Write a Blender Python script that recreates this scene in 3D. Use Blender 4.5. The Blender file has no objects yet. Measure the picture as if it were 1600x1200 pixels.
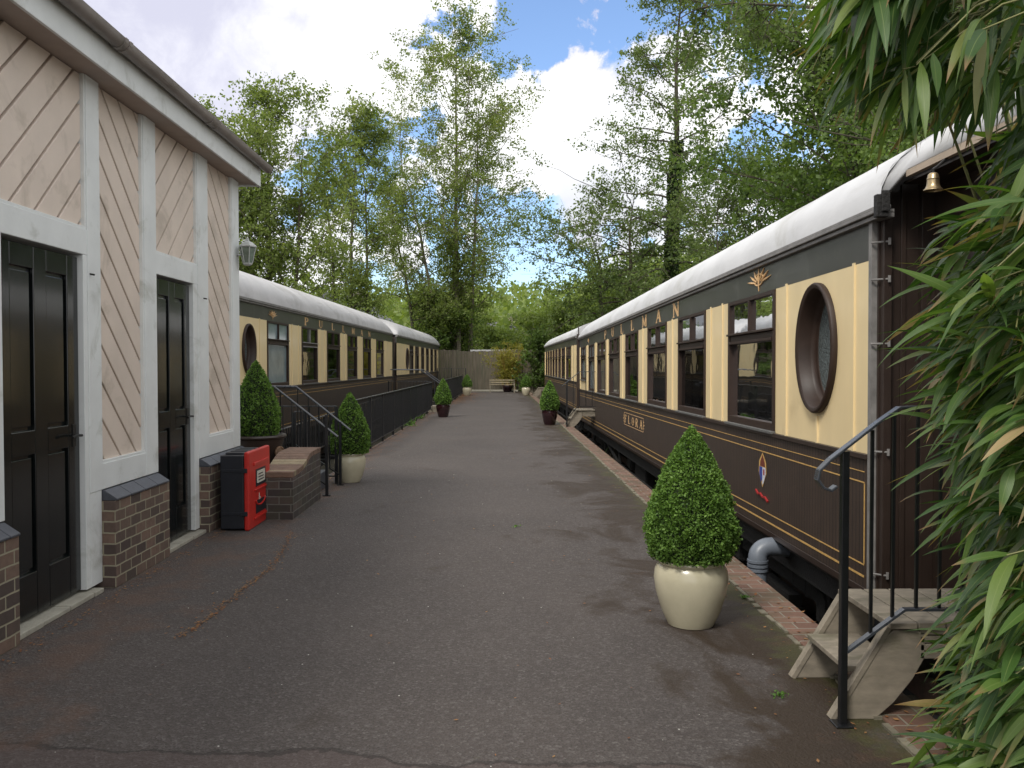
import bpy, bmesh, math, random
import numpy as np
from mathutils import Vector, Matrix, Euler
random.seed(7); rng = np.random.default_rng(7)
S = bpy.context.scene; COL = S.collection
# ------------------------------------------------------------------ camera
F = 1300.0; EYE = 1.5; PITCH = math.atan(31/F); YAW = math.atan(25/F)
cam = bpy.data.cameras.new('camera'); co = bpy.data.objects.new('camera', cam); COL.objects.link(co)
cam.sensor_width = 36; cam.lens = F/1600*36; cam.clip_end = 2000; cam.clip_start = 0.05
co.location = (0, 0, EYE); co.rotation_euler = (math.pi/2-PITCH, 0, -YAW)
S.camera = co
# ------------------------------------------------------------------ light, sky
SUN_EL, SUN_AZ = 50, 215          # degrees; azimuth measured from +Y clockwise (behind the camera, to the left)
EXPO = 0.5
S.view_settings.view_transform = 'Standard'; S.view_settings.look = 'None'
S.view_settings.exposure = EXPO; S.view_settings.gamma = 1
a, e = math.radians(SUN_AZ), math.radians(SUN_EL)
sd = Vector((math.sin(a)*math.cos(e), math.cos(a)*math.cos(e), math.sin(e)))
sl = bpy.data.lights.new('sun', 'SUN'); sl.energy = 1.9; sl.angle = math.radians(14); sl.color = (1, .955, .88)
so = bpy.data.objects.new('sun', sl); so.rotation_euler = sd.to_track_quat('Z', 'Y').to_euler(); so.location = (0, 0, 40); COL.objects.link(so)

def pixdir(px, py):
    f = np.array([math.sin(YAW)*math.cos(PITCH), math.cos(YAW)*math.cos(PITCH), -math.sin(PITCH)])
    r = np.array([math.cos(YAW), -math.sin(YAW), 0]); u = np.cross(r, f)
    return f+(px-800)/F*r+(600-py)/F*u
def onplane(px, py, p0, n):
    d = pixdir(px, py); n = np.array(n); c = np.array([0, 0, EYE])
    return c+d*(((np.array(p0)-c)@n)/(d@n))
def ongy(px, py, Y): return onplane(px, py, (0, Y, 0), (0, 1, 0))
def onx(px, py, X): return onplane(px, py, (X, 0, 0), (1, 0, 0))

W = bpy.data.worlds.new('World'); S.world = W; W.use_nodes = True
nt = W.node_tree; nt.nodes.clear()
class NG:
    def __init__(s, nt): s.nt = nt
    def n(s, t, **k):
        o = s.nt.nodes.new(t); ins = k.pop('ins', {})
        for a, b in k.items(): setattr(o, a, b)
        for a, b in ins.items():
            if isinstance(b, bpy.types.NodeSocket): s.nt.links.new(b, o.inputs[a])
            else: o.inputs[a].default_value = b
        return o
    def m(s, op, a, b=0.0, c=None, clamp=False):
        i = {0: a, 1: b}
        if c is not None: i[2] = c
        o = s.n('ShaderNodeMath', operation=op, ins=i); o.use_clamp = clamp; return o.outputs[0]
    def ramp(s, fac, stops, interp='LINEAR'):
        o = s.n('ShaderNodeValToRGB', ins={0: fac}); r = o.color_ramp; r.interpolation = interp
        while len(r.elements) < len(stops): r.elements.new(.5)
        for el, (p, c) in zip(r.elements, stops):
            el.position = p; el.color = (c[0], c[1], c[2], 1) if not isinstance(c, (int, float)) else (c, c, c, 1)
        return o.outputs[0]
    def mix(s, f, a, b, t='RGBA', blend='MIX'):
        o = s.n('ShaderNodeMix', data_type=t, blend_type=blend)
        for k, v in ((0, f), (6, a), (7, b)):
            if isinstance(v, bpy.types.NodeSocket): s.nt.links.new(v, o.inputs[k])
            else: o.inputs[k].default_value = v if k == 0 else (*v[:3], 1)
        return o.outputs[2]
    def noise(s, vec, scale, detail=5, rough=.55, dist=0):
        return s.n('ShaderNodeTexNoise', ins={'Vector': vec, 'Scale': scale, 'Detail': detail, 'Roughness': rough, 'Distortion': dist}).outputs[0]
g = NG(nt)
tc = g.n('ShaderNodeTexCoord').outputs['Generated']
sky = g.n('ShaderNodeTexSky', sky_type='NISHITA', sun_disc=False, sun_elevation=math.radians(SUN_EL), sun_rotation=math.radians(SUN_AZ))
n1 = g.noise(tc, 5.0, 10, .58, .3); n2 = g.noise(tc, 15, 8, .62, .3)
warp = g.m('ADD', g.m('MULTIPLY', g.m('SUBTRACT', n1, .5), 1.6), g.m('MULTIPLY', g.m('SUBTRACT', n2, .5), 1.3))
acc = g.m('MULTIPLY', warp, 1.0)
for px, py, r, w in ((790, 55, .10, .42), (900, 60, .11, .28), (1010, 75, .10, .28), (1200, 80, .13, .34), (605, 210, .11, .38),
                     (470, 240, .10, .3), (845, 400, .09, .7), (790, 440, .12, .55), (560, 330, .14, .36), (1130, 260, .14, .32), (700, 120, .09, .3), (470, -10, .07, .3), (640, 500, .14, .5),
                     (880, 405, .045, -.6), (865, 330, .06, -.35), (870, 180, .12, -.45), (560, 90, .2, -.5), (300, 80, .2, -.35), (1060, 160, .1, -.35), (1260, 110, .05, -.5)):
    d = Vector(pixdir(px, py)).normalized()
    dist = g.n('ShaderNodeVectorMath', operation='DISTANCE', ins={0: tc, 1: tuple(d)}).outputs['Value']
    b = g.m('MULTIPLY', g.n('ShaderNodeMapRange', interpolation_type='SMOOTHSTEP', ins={0: g.m('ADD', dist, g.m('MULTIPLY', warp, -.12)), 1: 0.0, 2: r, 3: 1.0, 4: 0.0}).outputs[0], w)
    acc = g.m('ADD', acc, b)
blue = g.n('ShaderNodeMapRange', interpolation_type='SMOOTHSTEP', ins={0: acc, 1: .17, 2: .36, 3: 0.0, 4: 1.0}).outputs[0]
shade = g.ramp(g.noise(tc, 2.1, 6, .55, .3), [(.34, (.56, .58, .64)), (.43, (.82, .83, .86)), (.52, (1.0, 1.0, 1.0))])
dl = Vector(pixdir(180, -60)).normalized()
dd = g.n('ShaderNodeVectorMath', operation='DISTANCE', ins={0: tc, 1: tuple(dl)}).outputs['Value']
lav = g.n('ShaderNodeMapRange', interpolation_type='SMOOTHSTEP', ins={0: g.m('ADD', dd, g.m('MULTIPLY', warp, -.25)), 1: .08, 2: .36, 3: .9, 4: 0.0}).outputs[0]
shade = g.mix(lav, shade, (.47, .475, .60))
d3 = g.n('ShaderNodeVectorMath', operation='DISTANCE', ins={0: tc, 1: tuple(Vector(pixdir(930, -30)).normalized())}).outputs['Value']
shade = g.mix(g.n('ShaderNodeMapRange', interpolation_type='SMOOTHSTEP', ins={0: g.m('ADD', d3, g.m('MULTIPLY', warp, -.2)), 1: .02, 2: .16, 3: .9, 4: 0.0}).outputs[0], shade, (.50, .50, .64))
bcl = g.n('ShaderNodeBackground', ins={0: shade, 1: 1.0}); bsk = g.n('ShaderNodeBackground', ins={0: g.mix(1, sky.outputs[0], (.92, 1.0, 1.12), blend='MULTIPLY'), 1: .15})
mx = g.n('ShaderNodeMixShader', ins={0: blue, 1: bcl.outputs[0], 2: bsk.outputs[0]})
g.n('ShaderNodeOutputWorld', ins={0: mx.outputs[0]})

# ------------------------------------------------------------------ helpers
def tag(o, label=None, cat=None, group=None, kind=None):
    if label: o['label'] = label
    if cat: o['category'] = cat
    if group: o['group'] = group
    if kind: o['kind'] = kind
    return o
def thing(name, label, cat, loc=(0, 0, 0), rot=(0, 0, 0), group=None):
    o = bpy.data.objects.new(name, None); COL.objects.link(o); o.location = loc; o.rotation_euler = rot
    o.empty_display_size = .2
    return tag(o, label, cat, group)
def dup(root, loc, rz=0, label=None, scale=None):
    r = root.copy(); COL.objects.link(r); r.location = loc; r.rotation_euler = (0, 0, rz)
    if scale: r.scale = scale
    if label: r['label'] = label
    def rec(src, dst):
        for ch in [c for c in bpy.data.objects if c.parent == src]:
            c = ch.copy(); COL.objects.link(c); c.parent = dst; rec(ch, c)
    rec(root, r); return r
class MB:
    def __init__(s, off=(0, 0, 0)): s.v = []; s.f = []; s.off = Vector(off)
    def quad(s, *p):
        n = len(s.v); s.v += [tuple(q) for q in p]; s.f.append(tuple(range(n, n+len(p)))); return s
    def box(s, x0, x1, y0, y1, z0, z1):
        n = len(s.v)
        s.v += [(x, y, z) for z in (z0, z1) for (x, y) in ((x0, y0), (x1, y0), (x1, y1), (x0, y1))]
        s.f += [tuple(n+i for i in q) for q in ((0, 3, 2, 1), (4, 5, 6, 7), (0, 1, 5, 4), (1, 2, 6, 5), (2, 3, 7, 6), (3, 0, 4, 7))]
        return s
    def bar(s, a, b, w, h, up=(0, 0, 1)):
        a, b = Vector(a), Vector(b); d = (b-a).normalized(); u = Vector(up)
        r = d.cross(u)
        if r.length < 1e-4: r = d.cross(Vector((1, 0, 0)))
        r.normalize(); u = r.cross(d); r *= w/2; u *= h/2
        n = len(s.v); s.v += [tuple(p+q) for p in (a, b) for q in (-r-u, r-u, r+u, -r+u)]
        s.f += [tuple(n+i for i in q) for q in ((3, 2, 1, 0), (4, 5, 6, 7), (0, 1, 5, 4), (1, 2, 6, 5), (2, 3, 7, 6), (3, 0, 4, 7))]
        return s
    def tube(s, pts, rad, n=8, cap=True):
        pts = [Vector(p) for p in pts]; m = len(pts)
        if not hasattr(rad, '__len__'): rad = [rad]*m
        base = len(s.v); prev = None
        for i, p in enumerate(pts):
            d = (pts[min(i+1, m-1)]-pts[max(i-1, 0)]).normalized()
            if prev is None:
                r = d.orthogonal().normalized()
            else:
                r = (prev-d*prev.dot(d))
                r = r.normalized() if r.length > 1e-5 else d.orthogonal().normalized()
            prev = r; u = d.cross(r)
            for k in range(n):
                t = 2*math.pi*k/n; s.v.append(tuple(p+(r*math.cos(t)+u*math.sin(t))*rad[i]))
        for i in range(m-1):
            for k in range(n):
                A = base+i*n+k; B = base+i*n+(k+1) % n; s.f.append((A, B, B+n, A+n))
        if cap: s.f.append(tuple(base+k for k in reversed(range(n)))); s.f.append(tuple(base+(m-1)*n+k for k in range(n)))
        return s
    def lathe(s, prof, c=(0, 0, 0), n=32, cap=True, sx=1, sy=1):
        base = len(s.v)
        for r, z in prof:
            for k in range(n):
                t = 2*math.pi*k/n; s.v.append((c[0]+r*sx*math.cos(t), c[1]+r*sy*math.sin(t), c[2]+z))
        for i in range(len(prof)-1):
            for k in range(n):
                A = base+i*n+k; B = base+i*n+(k+1) % n; s.f.append((A, B, B+n, A+n))
        if cap: s.f.append(tuple(base+k for k in reversed(range(n)))); s.f.append(tuple(base+(len(prof)-1)*n+k for k in range(n)))
        return s
    def prism(s, poly, ax, t0, t1):
        """poly of 2D points in the plane normal to axis ax ('x': (y,z), 'y': (x,z), 'z': (x,y))"""
        n = len(s.v); m = len(poly)
        def P(q, t): return {'x': (t, q[0], q[1]), 'y': (q[0], t, q[1]), 'z': (q[0], q[1], t)}[ax]
        s.v += [P(q, t0) for q in poly]+[P(q, t1) for q in poly]
        s.f.append(tuple(n+i for i in reversed(range(m)))); s.f.append(tuple(n+m+i for i in range(m)))
        for i in range(m): j = (i+1) % m; s.f.append((n+i, n+j, n+m+j, n+m+i))
        return s
    def build(s, name, mat, parent=None, smooth=False, bevel=0, recalc=True):
        me = bpy.data.meshes.new(name)
        ox, oy, oz = s.off
        me.from_pydata([(x-ox, y-oy, z-oz) for x, y, z in s.v], [], s.f)
        if recalc:
            bm = bmesh.new(); bm.from_mesh(me); bmesh.ops.recalc_face_normals(bm, faces=bm.faces); bm.to_mesh(me); bm.free()
        me.materials.append(mat); o = bpy.data.objects.new(name, me); COL.objects.link(o)
        if smooth:
            me.polygons.foreach_set('use_smooth', [True]*len(me.polygons))
            if smooth != 'all':
                me.set_sharp_from_angle(angle=math.radians(40))
        if bevel:
            b = o.modifiers.new('bevel', 'BEVEL'); b.width = bevel; b.segments = 2; b.limit_method = 'ANGLE'
        if parent: o.parent = parent
        else: o.location = s.off
        return o
def mesh_np(name, V, Fq, mat, parent=None, uv=None, smooth=False):
    me = bpy.data.meshes.new(name); nf, k = Fq.shape
    me.vertices.add(len(V)); me.vertices.foreach_set('co', V.astype(np.float32).ravel())
    me.loops.add(nf*k); me.loops.foreach_set('vertex_index', Fq.astype(np.int32).ravel())
    me.polygons.add(nf); me.polygons.foreach_set('loop_start', np.arange(0, nf*k, k, dtype=np.int32))
    if smooth: me.polygons.foreach_set('use_smooth', np.ones(nf, dtype=bool))
    if uv is not None:
        l = me.uv_layers.new(name='UVMap'); l.data.foreach_set('uv', uv[Fq.ravel()].astype(np.float32).ravel())
    me.update(calc_edges=True); me.materials.append(mat)
    o = bpy.data.objects.new(name, me); COL.objects.link(o)
    if parent: o.parent = parent
    return o
def unit(a): return a/np.maximum(np.linalg.norm(a, axis=-1, keepdims=True), 1e-9)
def leaf_quads(C, size, up=0.5, aspect=1.7, normals=None, jitter=1.0):
    """diamond-shaped leaf faces, folded a little along the midrib"""
    n = len(C); D = unit(rng.normal(size=(n, 3))*jitter+(0 if normals is None else normals))
    N = unit(rng.normal(size=(n, 3))+np.array([0, 0, up])); R = unit(np.cross(D, N)); N = np.cross(R, D)
    s = (size*rng.uniform(.6, 1.35, n))[:, None]
    w = s/aspect
    a = C-D*s*.5; b = C+R*w*.5+N*w*.15; c = C+D*s*.5; d = C-R*w*.5+N*w*.15
    V = np.stack([a, b, c, d], 1).reshape(-1, 3)
    return V, np.arange(4*n).reshape(n, 4)

# ------------------------------------------------------------------ materials
def mat(name, col, rough=.6, var=.25, scale=6, bump=0, bscale=None, metal=0, coat=0, spec=.5, col2=None, dirt=None, stretch=(1, 1, 1), dirtz=None, detail=6):
    m = bpy.data.materials.new(name); m.use_nodes = True; m.node_tree.nodes.clear(); g = NG(m.node_tree)
    tc = g.n('ShaderNodeTexCoord').outputs['Object']
    vec = g.n('ShaderNodeMapping', ins={0: tc, 3: stretch}).outputs[0]
    nz = g.noise(vec, scale, detail, .6)
    c2 = col2 or tuple(max(0, c*(1-var)) for c in col); c1 = tuple(min(1, c*(1+var*.4)) for c in col)
    cc = g.ramp(nz, [(.3, c2), (.7, c1)])
    if dirt:
        d = g.ramp(g.noise(vec, dirt[1], 8, .65, .5), [(dirt[2], 0.0), (dirt[2]+.12, 1.0)])
        cc = g.mix(g.m('MULTIPLY', d, dirt[3]), cc, dirt[0])
    ins = {'Base Color': cc, 'Roughness': g.m('ADD', rough-.06, g.m('MULTIPLY', nz, .12)), 'Metallic': metal, 'Coat Weight': coat, 'Coat Roughness': .08, 'Specular IOR Level': spec}
    if bump:
        b = g.n('ShaderNodeBump', ins={'Strength': min(1, bump*1.0), 'Distance': .01*bump, 'Height': g.noise(vec, bscale or scale*6, 5, .6)})
        ins['Normal'] = b.outputs[0]
    p = g.n('ShaderNodeBsdfPrincipled', ins=ins); g.n('ShaderNodeOutputMaterial', ins={0: p.outputs[0]})
    return m
def leafmat(name, cols, trans=.45, rough=.55, spread=None):
    m = bpy.data.materials.new(name); m.use_nodes = True; m.node_tree.nodes.clear(); g = NG(m.node_tree)
    rnd = g.n('ShaderNodeNewGeometry').outputs['Random Per Island']
    tc = g.n('ShaderNodeTexCoord').outputs['Object']
    if spread:   # clump-wise colour differences through the crown
        rnd = g.m('ADD', g.m('MULTIPLY', rnd, .55), g.m('MULTIPLY', g.m('SUBTRACT', g.noise(tc, spread, 3, .5), .28), 1.0), clamp=True)
    cc = g.ramp(rnd, [(i/(len(cols)-1), c) for i, c in enumerate(cols)])
    p = g.n('ShaderNodeBsdfPrincipled', ins={'Base Color': cc, 'Roughness': rough, 'Specular IOR Level': .35})
    t = g.n('ShaderNodeBsdfTranslucent', ins={0: g.mix(1, cc, (1.5, 1.55, .8), blend='MULTIPLY')})
    o = g.n('ShaderNodeMixShader', ins={0: trans, 1: p.outputs[0], 2: t.outputs[0]})
    g.n('ShaderNodeOutputMaterial', ins={0: o.outputs[0]}); return m
def brickmat(name, c1, c2, mortar, swz='xz', bw=.225, bh=.075, rot=0, moss=.0):
    m = bpy.data.materials.new(name); m.use_nodes = True; m.node_tree.nodes.clear(); g = NG(m.node_tree)
    tc = g.n('ShaderNodeTexCoord').outputs['Object']
    sp = g.n('ShaderNodeSeparateXYZ', ins={0: tc}); X, Y, Z = sp.outputs
    # blend of faces: use the normal to choose which axes carry the bond
    nm = g.n('ShaderNodeSeparateXYZ', ins={0: g.n('ShaderNodeTexCoord').outputs['Normal']}).outputs
    ax = g.m('GREATER_THAN', g.m('ABSOLUTE', nm[0]), .6); az = g.m('GREATER_THAN', g.m('ABSOLUTE', nm[2]), .6)
    U = g.m('ADD', g.m('MULTIPLY', ax, Y), g.m('MULTIPLY', g.m('SUBTRACT', 1, ax), X))
    if swz == 'flat':
        U, V = X, Y
        if rot: U, V = Y, X
    else:
        V = g.m('ADD', g.m('MULTIPLY', az, Y), g.m('MULTIPLY', g.m('SUBTRACT', 1, az), Z))
    wob = g.m('MULTIPLY', g.m('SUBTRACT', g.noise(tc, 9, 3), .5), .012)
    V = g.m('ADD', V, wob)
    vec = g.n('ShaderNodeCombineXYZ', ins={0: U, 1: V}).outputs[0]
    b = g.n('ShaderNodeTexBrick', offset=.5, ins={'Vector': vec, 'Scale': 1.0, 'Brick Width': bw, 'Row Height': bh, 'Mortar Size': .006, 'Mortar Smooth': .25, 'Bias': -.1, 'Color1': (0, 0, 0, 1), 'Color2': (1, 1, 1, 1), 'Mortar': (.5, .5, .5, 1)})
    n = g.noise(tc, 22, 6, .65)
    cc = g.ramp(b.outputs['Color'], [(0, c1), (.5, tuple((p+q)/2 for p, q in zip(c1, c2))), (1, c2)])
    cc = g.mix(g.m('MULTIPLY', n, .7), cc, tuple(x*.45 for x in c1))
    cc = g.mix(b.outputs['Fac'], cc, mortar)
    if moss:
        cc = g.mix(g.m('MULTIPLY', g.ramp(g.noise(tc, 3.5, 7, .65), [(.45, 0.0), (.62, 1.0)]), moss), cc, (.055, .06, .03))
    h = g.m('ADD', g.m('MULTIPLY', g.m('SUBTRACT', 1, b.outputs['Fac']), 1.0), g.m('MULTIPLY', n, .5))
    bp = g.n('ShaderNodeBump', ins={'Strength': .8, 'Distance': .006, 'Height': h})
    p = g.n('ShaderNodeBsdfPrincipled', ins={'Base Color': cc, 'Roughness': .85, 'Normal': bp.outputs[0]})
    g.n('ShaderNodeOutputMaterial', ins={0: p.outputs[0]}); return m

M = {}
M['white'] = mat('white_timber_paint', (.70, .72, .71), .5, .10, 3, .25, 40, dirt=((.28, .28, .22), 2.8, .56, .45))
M['pink'] = mat('pale_pink_paint', (.67, .57, .485), .55, .10, 2.5, .3, 45, dirt=((.30, .25, .19), 2.2, .54, .42))
M['pinkdark'] = mat('board_backing', (.36, .26, .22), .7, .2, 5)
M['soffit'] = mat('soffit_paint', (.40, .33, .29), .7, .12, 4, dirt=((.25, .22, .18), 3, .55, .3))
M['gutter'] = mat('grey_brown_gutter', (.25, .22, .20), .45, .25, 5, .2, dirt=((.10, .09, .07), 4, .55, .6))
M['slate'] = mat('roof_slate', (.13, .13, .14), .7, .3, 5, .5)
M['doorpaint'] = mat('glossy_black_green_paint', (.006, .008, .008), .20, .3, 5, .10, 9, coat=.3)
M['metal_dark'] = mat('dark_iron', (.03, .028, .026), .4, .3, 12, metal=.6)
M['blackpaint'] = mat('black_gloss_railing', (.008, .0085, .010), .32, .3, 15, .2, spec=.6)
M['railtop'] = mat('worn_grey_handrail', (.045, .05, .06), .28, .3, 18, spec=.8)
M['bluebrick'] = mat('blue_engineering_brick', (.065, .07, .085), .45, .3, 14, .4)
M['mortar'] = mat('mortar', (.42, .40, .30), .9, .2, 20, .6)
M['plinth'] = brickmat('brown_brick', (.085, .06, .052), (.26, .165, .12), (.30, .27, .19), bw=.165, bh=.074, moss=.12)
M['gwall'] = brickmat('dark_purple_brick', (.055, .042, .040), (.13, .09, .075), (.15, .14, .125), moss=.35)
M['kerbbrick'] = brickmat('kerb_brick', (.16, .085, .06), (.26, .15, .105), (.22, .19, .15), 'flat', .20, .105, moss=.55)
M['paver'] = mat('pale_paving', (.36, .34, .28), .85, .25, 8, .7, 60)
M['cream'] = mat('cream_coach_paint', (.82, .655, .375), .38, .07, 3, .1, 10, coat=.25, dirt=((.45, .33, .17), 2.5, .62, .3), stretch=(1, 1, .5))
M['umber'] = mat('umber_coach_paint', (.033, .021, .016), .42, .25, 4, .1, 20, coat=.08)
M['frieze'] = mat('dark_frieze_paint', (.050, .050, .045), .36, .30, 3, .04, 6, coat=.2, dirt=((.10, .10, .09), 3, .55, .5))
M['frame'] = mat('window_frame_brown', (.036, .021, .015), .5, .25, 8, .2, spec=.35)
M['sillgrey'] = mat('weathered_sill', (.12, .12, .115), .6, .4, 18, .5)
M['gold'] = mat('gold_leaf_lining', (.58, .36, .12), .5, .3, 30)
M['goldred'] = mat('faded_gold_letter', (.66, .42, .20), .55, .25, 30)
M['canvas'] = mat('white_roof_canvas', (.60, .60, .605), .6, .14, 2.5, .5, 6, dirt=((.36, .35, .31), 1.8, .52, .4), stretch=(1, .5, 1))
M['canvas_left'] = mat('grey_roof_canvas', (.52, .51, .51), .6, .14, 2.5, .5, 6, dirt=((.27, .26, .24), 1.6, .52, .4), stretch=(1, .6, 1))  # left-hand carriage roofs: greyer base tone than the right-hand canvas
M['moulding'] = mat('grey_gutter_moulding', (.22, .21, .20), .5, .35, 10, .3)
M['under'] = mat('underframe_black', (.014, .013, .012), .75, .4, 10, .8)
M['inside'] = mat('interior_dark', (.03, .018, .012), .6, .3, 8)
M['curtain'] = mat('brown_curtain', (.10, .055, .03), .8, .4, 5, .6, stretch=(1, 14, .4))
M['blind'] = mat('pale_window_blind', (.62, .70, .70), .6, .1, 4)
M['blindglass'] = mat('pale_obscured_glass', (.24, .31, .33), .12, .25, 3, .1, 8, coat=.5)
M['rust'] = mat('rusty_rail', (.06, .035, .025), .7, .4, 14, .5)
M['pvc'] = mat('grey_plastic_pipe', (.15, .17, .20), .4, .15, 10)
M['brass'] = mat('aged_brass', (.42, .32, .18), .3, .3, 20, metal=.85)
M['oldwood'] = mat('weathered_grey_timber', (.25, .215, .165), .85, .3, 9, .3, 30, dirt=((.10, .095, .055), 3, .54, .6), stretch=(1, 2.5, 2.5))
M['fencewood'] = mat('fence_boards', (.20, .17, .125), .85, .35, 3.5, .8, 30, dirt=((.10, .11, .07), 1.2, .5, .5), stretch=(3, 3, .35))
M['benchwood'] = mat('bench_timber', (.30, .25, .16), .8, .25, 8, .5)
M['potcream'] = mat('cream_glazed_pot', (.52, .475, .34), .24, .16, 4, .15, 5, coat=.3, dirt=((.33, .30, .19), 3, .55, .35))
M['potred'] = mat('maroon_glazed_pot', (.022, .007, .009), .15, .3, 5, coat=.6)
M['potbrown'] = mat('dark_brown_pot', (.045, .030, .024), .35, .3, 6, .3)
M['terracotta'] = mat('brown_medallion', (.20, .12, .07), .5, .3, 20, .6)
M['soil'] = mat('dark_soil', (.02, .015, .01), .95, .4, 20, 1)
M['red'] = mat('red_plastic', (.52, .025, .018), .38, .12, 6, .1)
M['blackplastic'] = mat('black_plastic', (.014, .016, .022), .42, .2, 10, .3)
M['label_white'] = mat('white_plastic', (.6, .58, .5), .5, .1, 10)
M['lantern'] = mat('white_lantern_metal', (.45, .47, .45), .45, .15, 20)
M['lglass'] = mat('frosted_lantern_glass', (.20, .25, .20), .10, .5, 10)
M['bark'] = mat('tree_bark', (.085, .070, .048), .9, .4, 6, 1.5, 20, stretch=(1, 1, .4), dirt=((.05, .065, .03), 2, .5, .5))
M['birch'] = mat('birch_bark', (.22, .19, .14), .8, .35, 3, .8, 12, stretch=(1, 1, 3), dirt=((.05, .045, .035), 3, .52, .8))
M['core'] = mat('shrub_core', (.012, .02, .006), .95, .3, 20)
M['culm'] = mat('bamboo_culm', (.20, .20, .07), .5, .3, 6)
M['culmyellow'] = mat('yellow_bamboo_culm', (.36, .24, .06), .5, .3, 6)
M['housebrick'] = mat('pale_render', (.30, .26, .21), .8, .2, 3)
M['box'] = leafmat('boxwood_leaves', [(.035, .075, .014), (.085, .165, .028), (.155, .27, .050), (.22, .35, .085)], .28, .6, spread=11)
M['birchleaf'] = leafmat('birch_leaves', [(.08, .12, .032), (.14, .19, .05), (.20, .25, .075), (.28, .29, .12)], .5, spread=.35)
M['alderleaf'] = leafmat('alder_leaves', [(.05, .085, .028), (.095, .14, .042), (.14, .19, .06), (.18, .21, .085)], .42, spread=.35)
M['denseleaf'] = leafmat('dense_green_leaves', [(.035, .065, .018), (.075, .125, .028), (.125, .19, .042), (.18, .245, .06)], .4, spread=.4)
M['hillleaf'] = leafmat('spring_wood_leaves', [(.09, .135, .035), (.15, .21, .05), (.21, .27, .07), (.26, .27, .13)], .4, spread=.14)
M['ivy'] = leafmat('ivy_leaves', [(.012, .03, .008), (.03, .06, .012), (.05, .09, .02)], .2, spread=1)
M['yellowleaf'] = leafmat('yellow_bamboo_leaves', [(.16, .15, .02), (.26, .25, .04), (.34, .30, .06)], .4, spread=1)
M['weed'] = leafmat('weed_leaves', [(.05, .12, .02), (.10, .20, .04), (.14, .26, .05)], .35)
M['litter'] = leafmat('fallen_leaves', [(.14, .06, .03), (.24, .10, .04), (.30, .17, .07), (.20, .10, .05)], .1, .8)
M['chips'] = mat('pale_stone_chips', (.55, .53, .48), .8, .2, 30)

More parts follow.
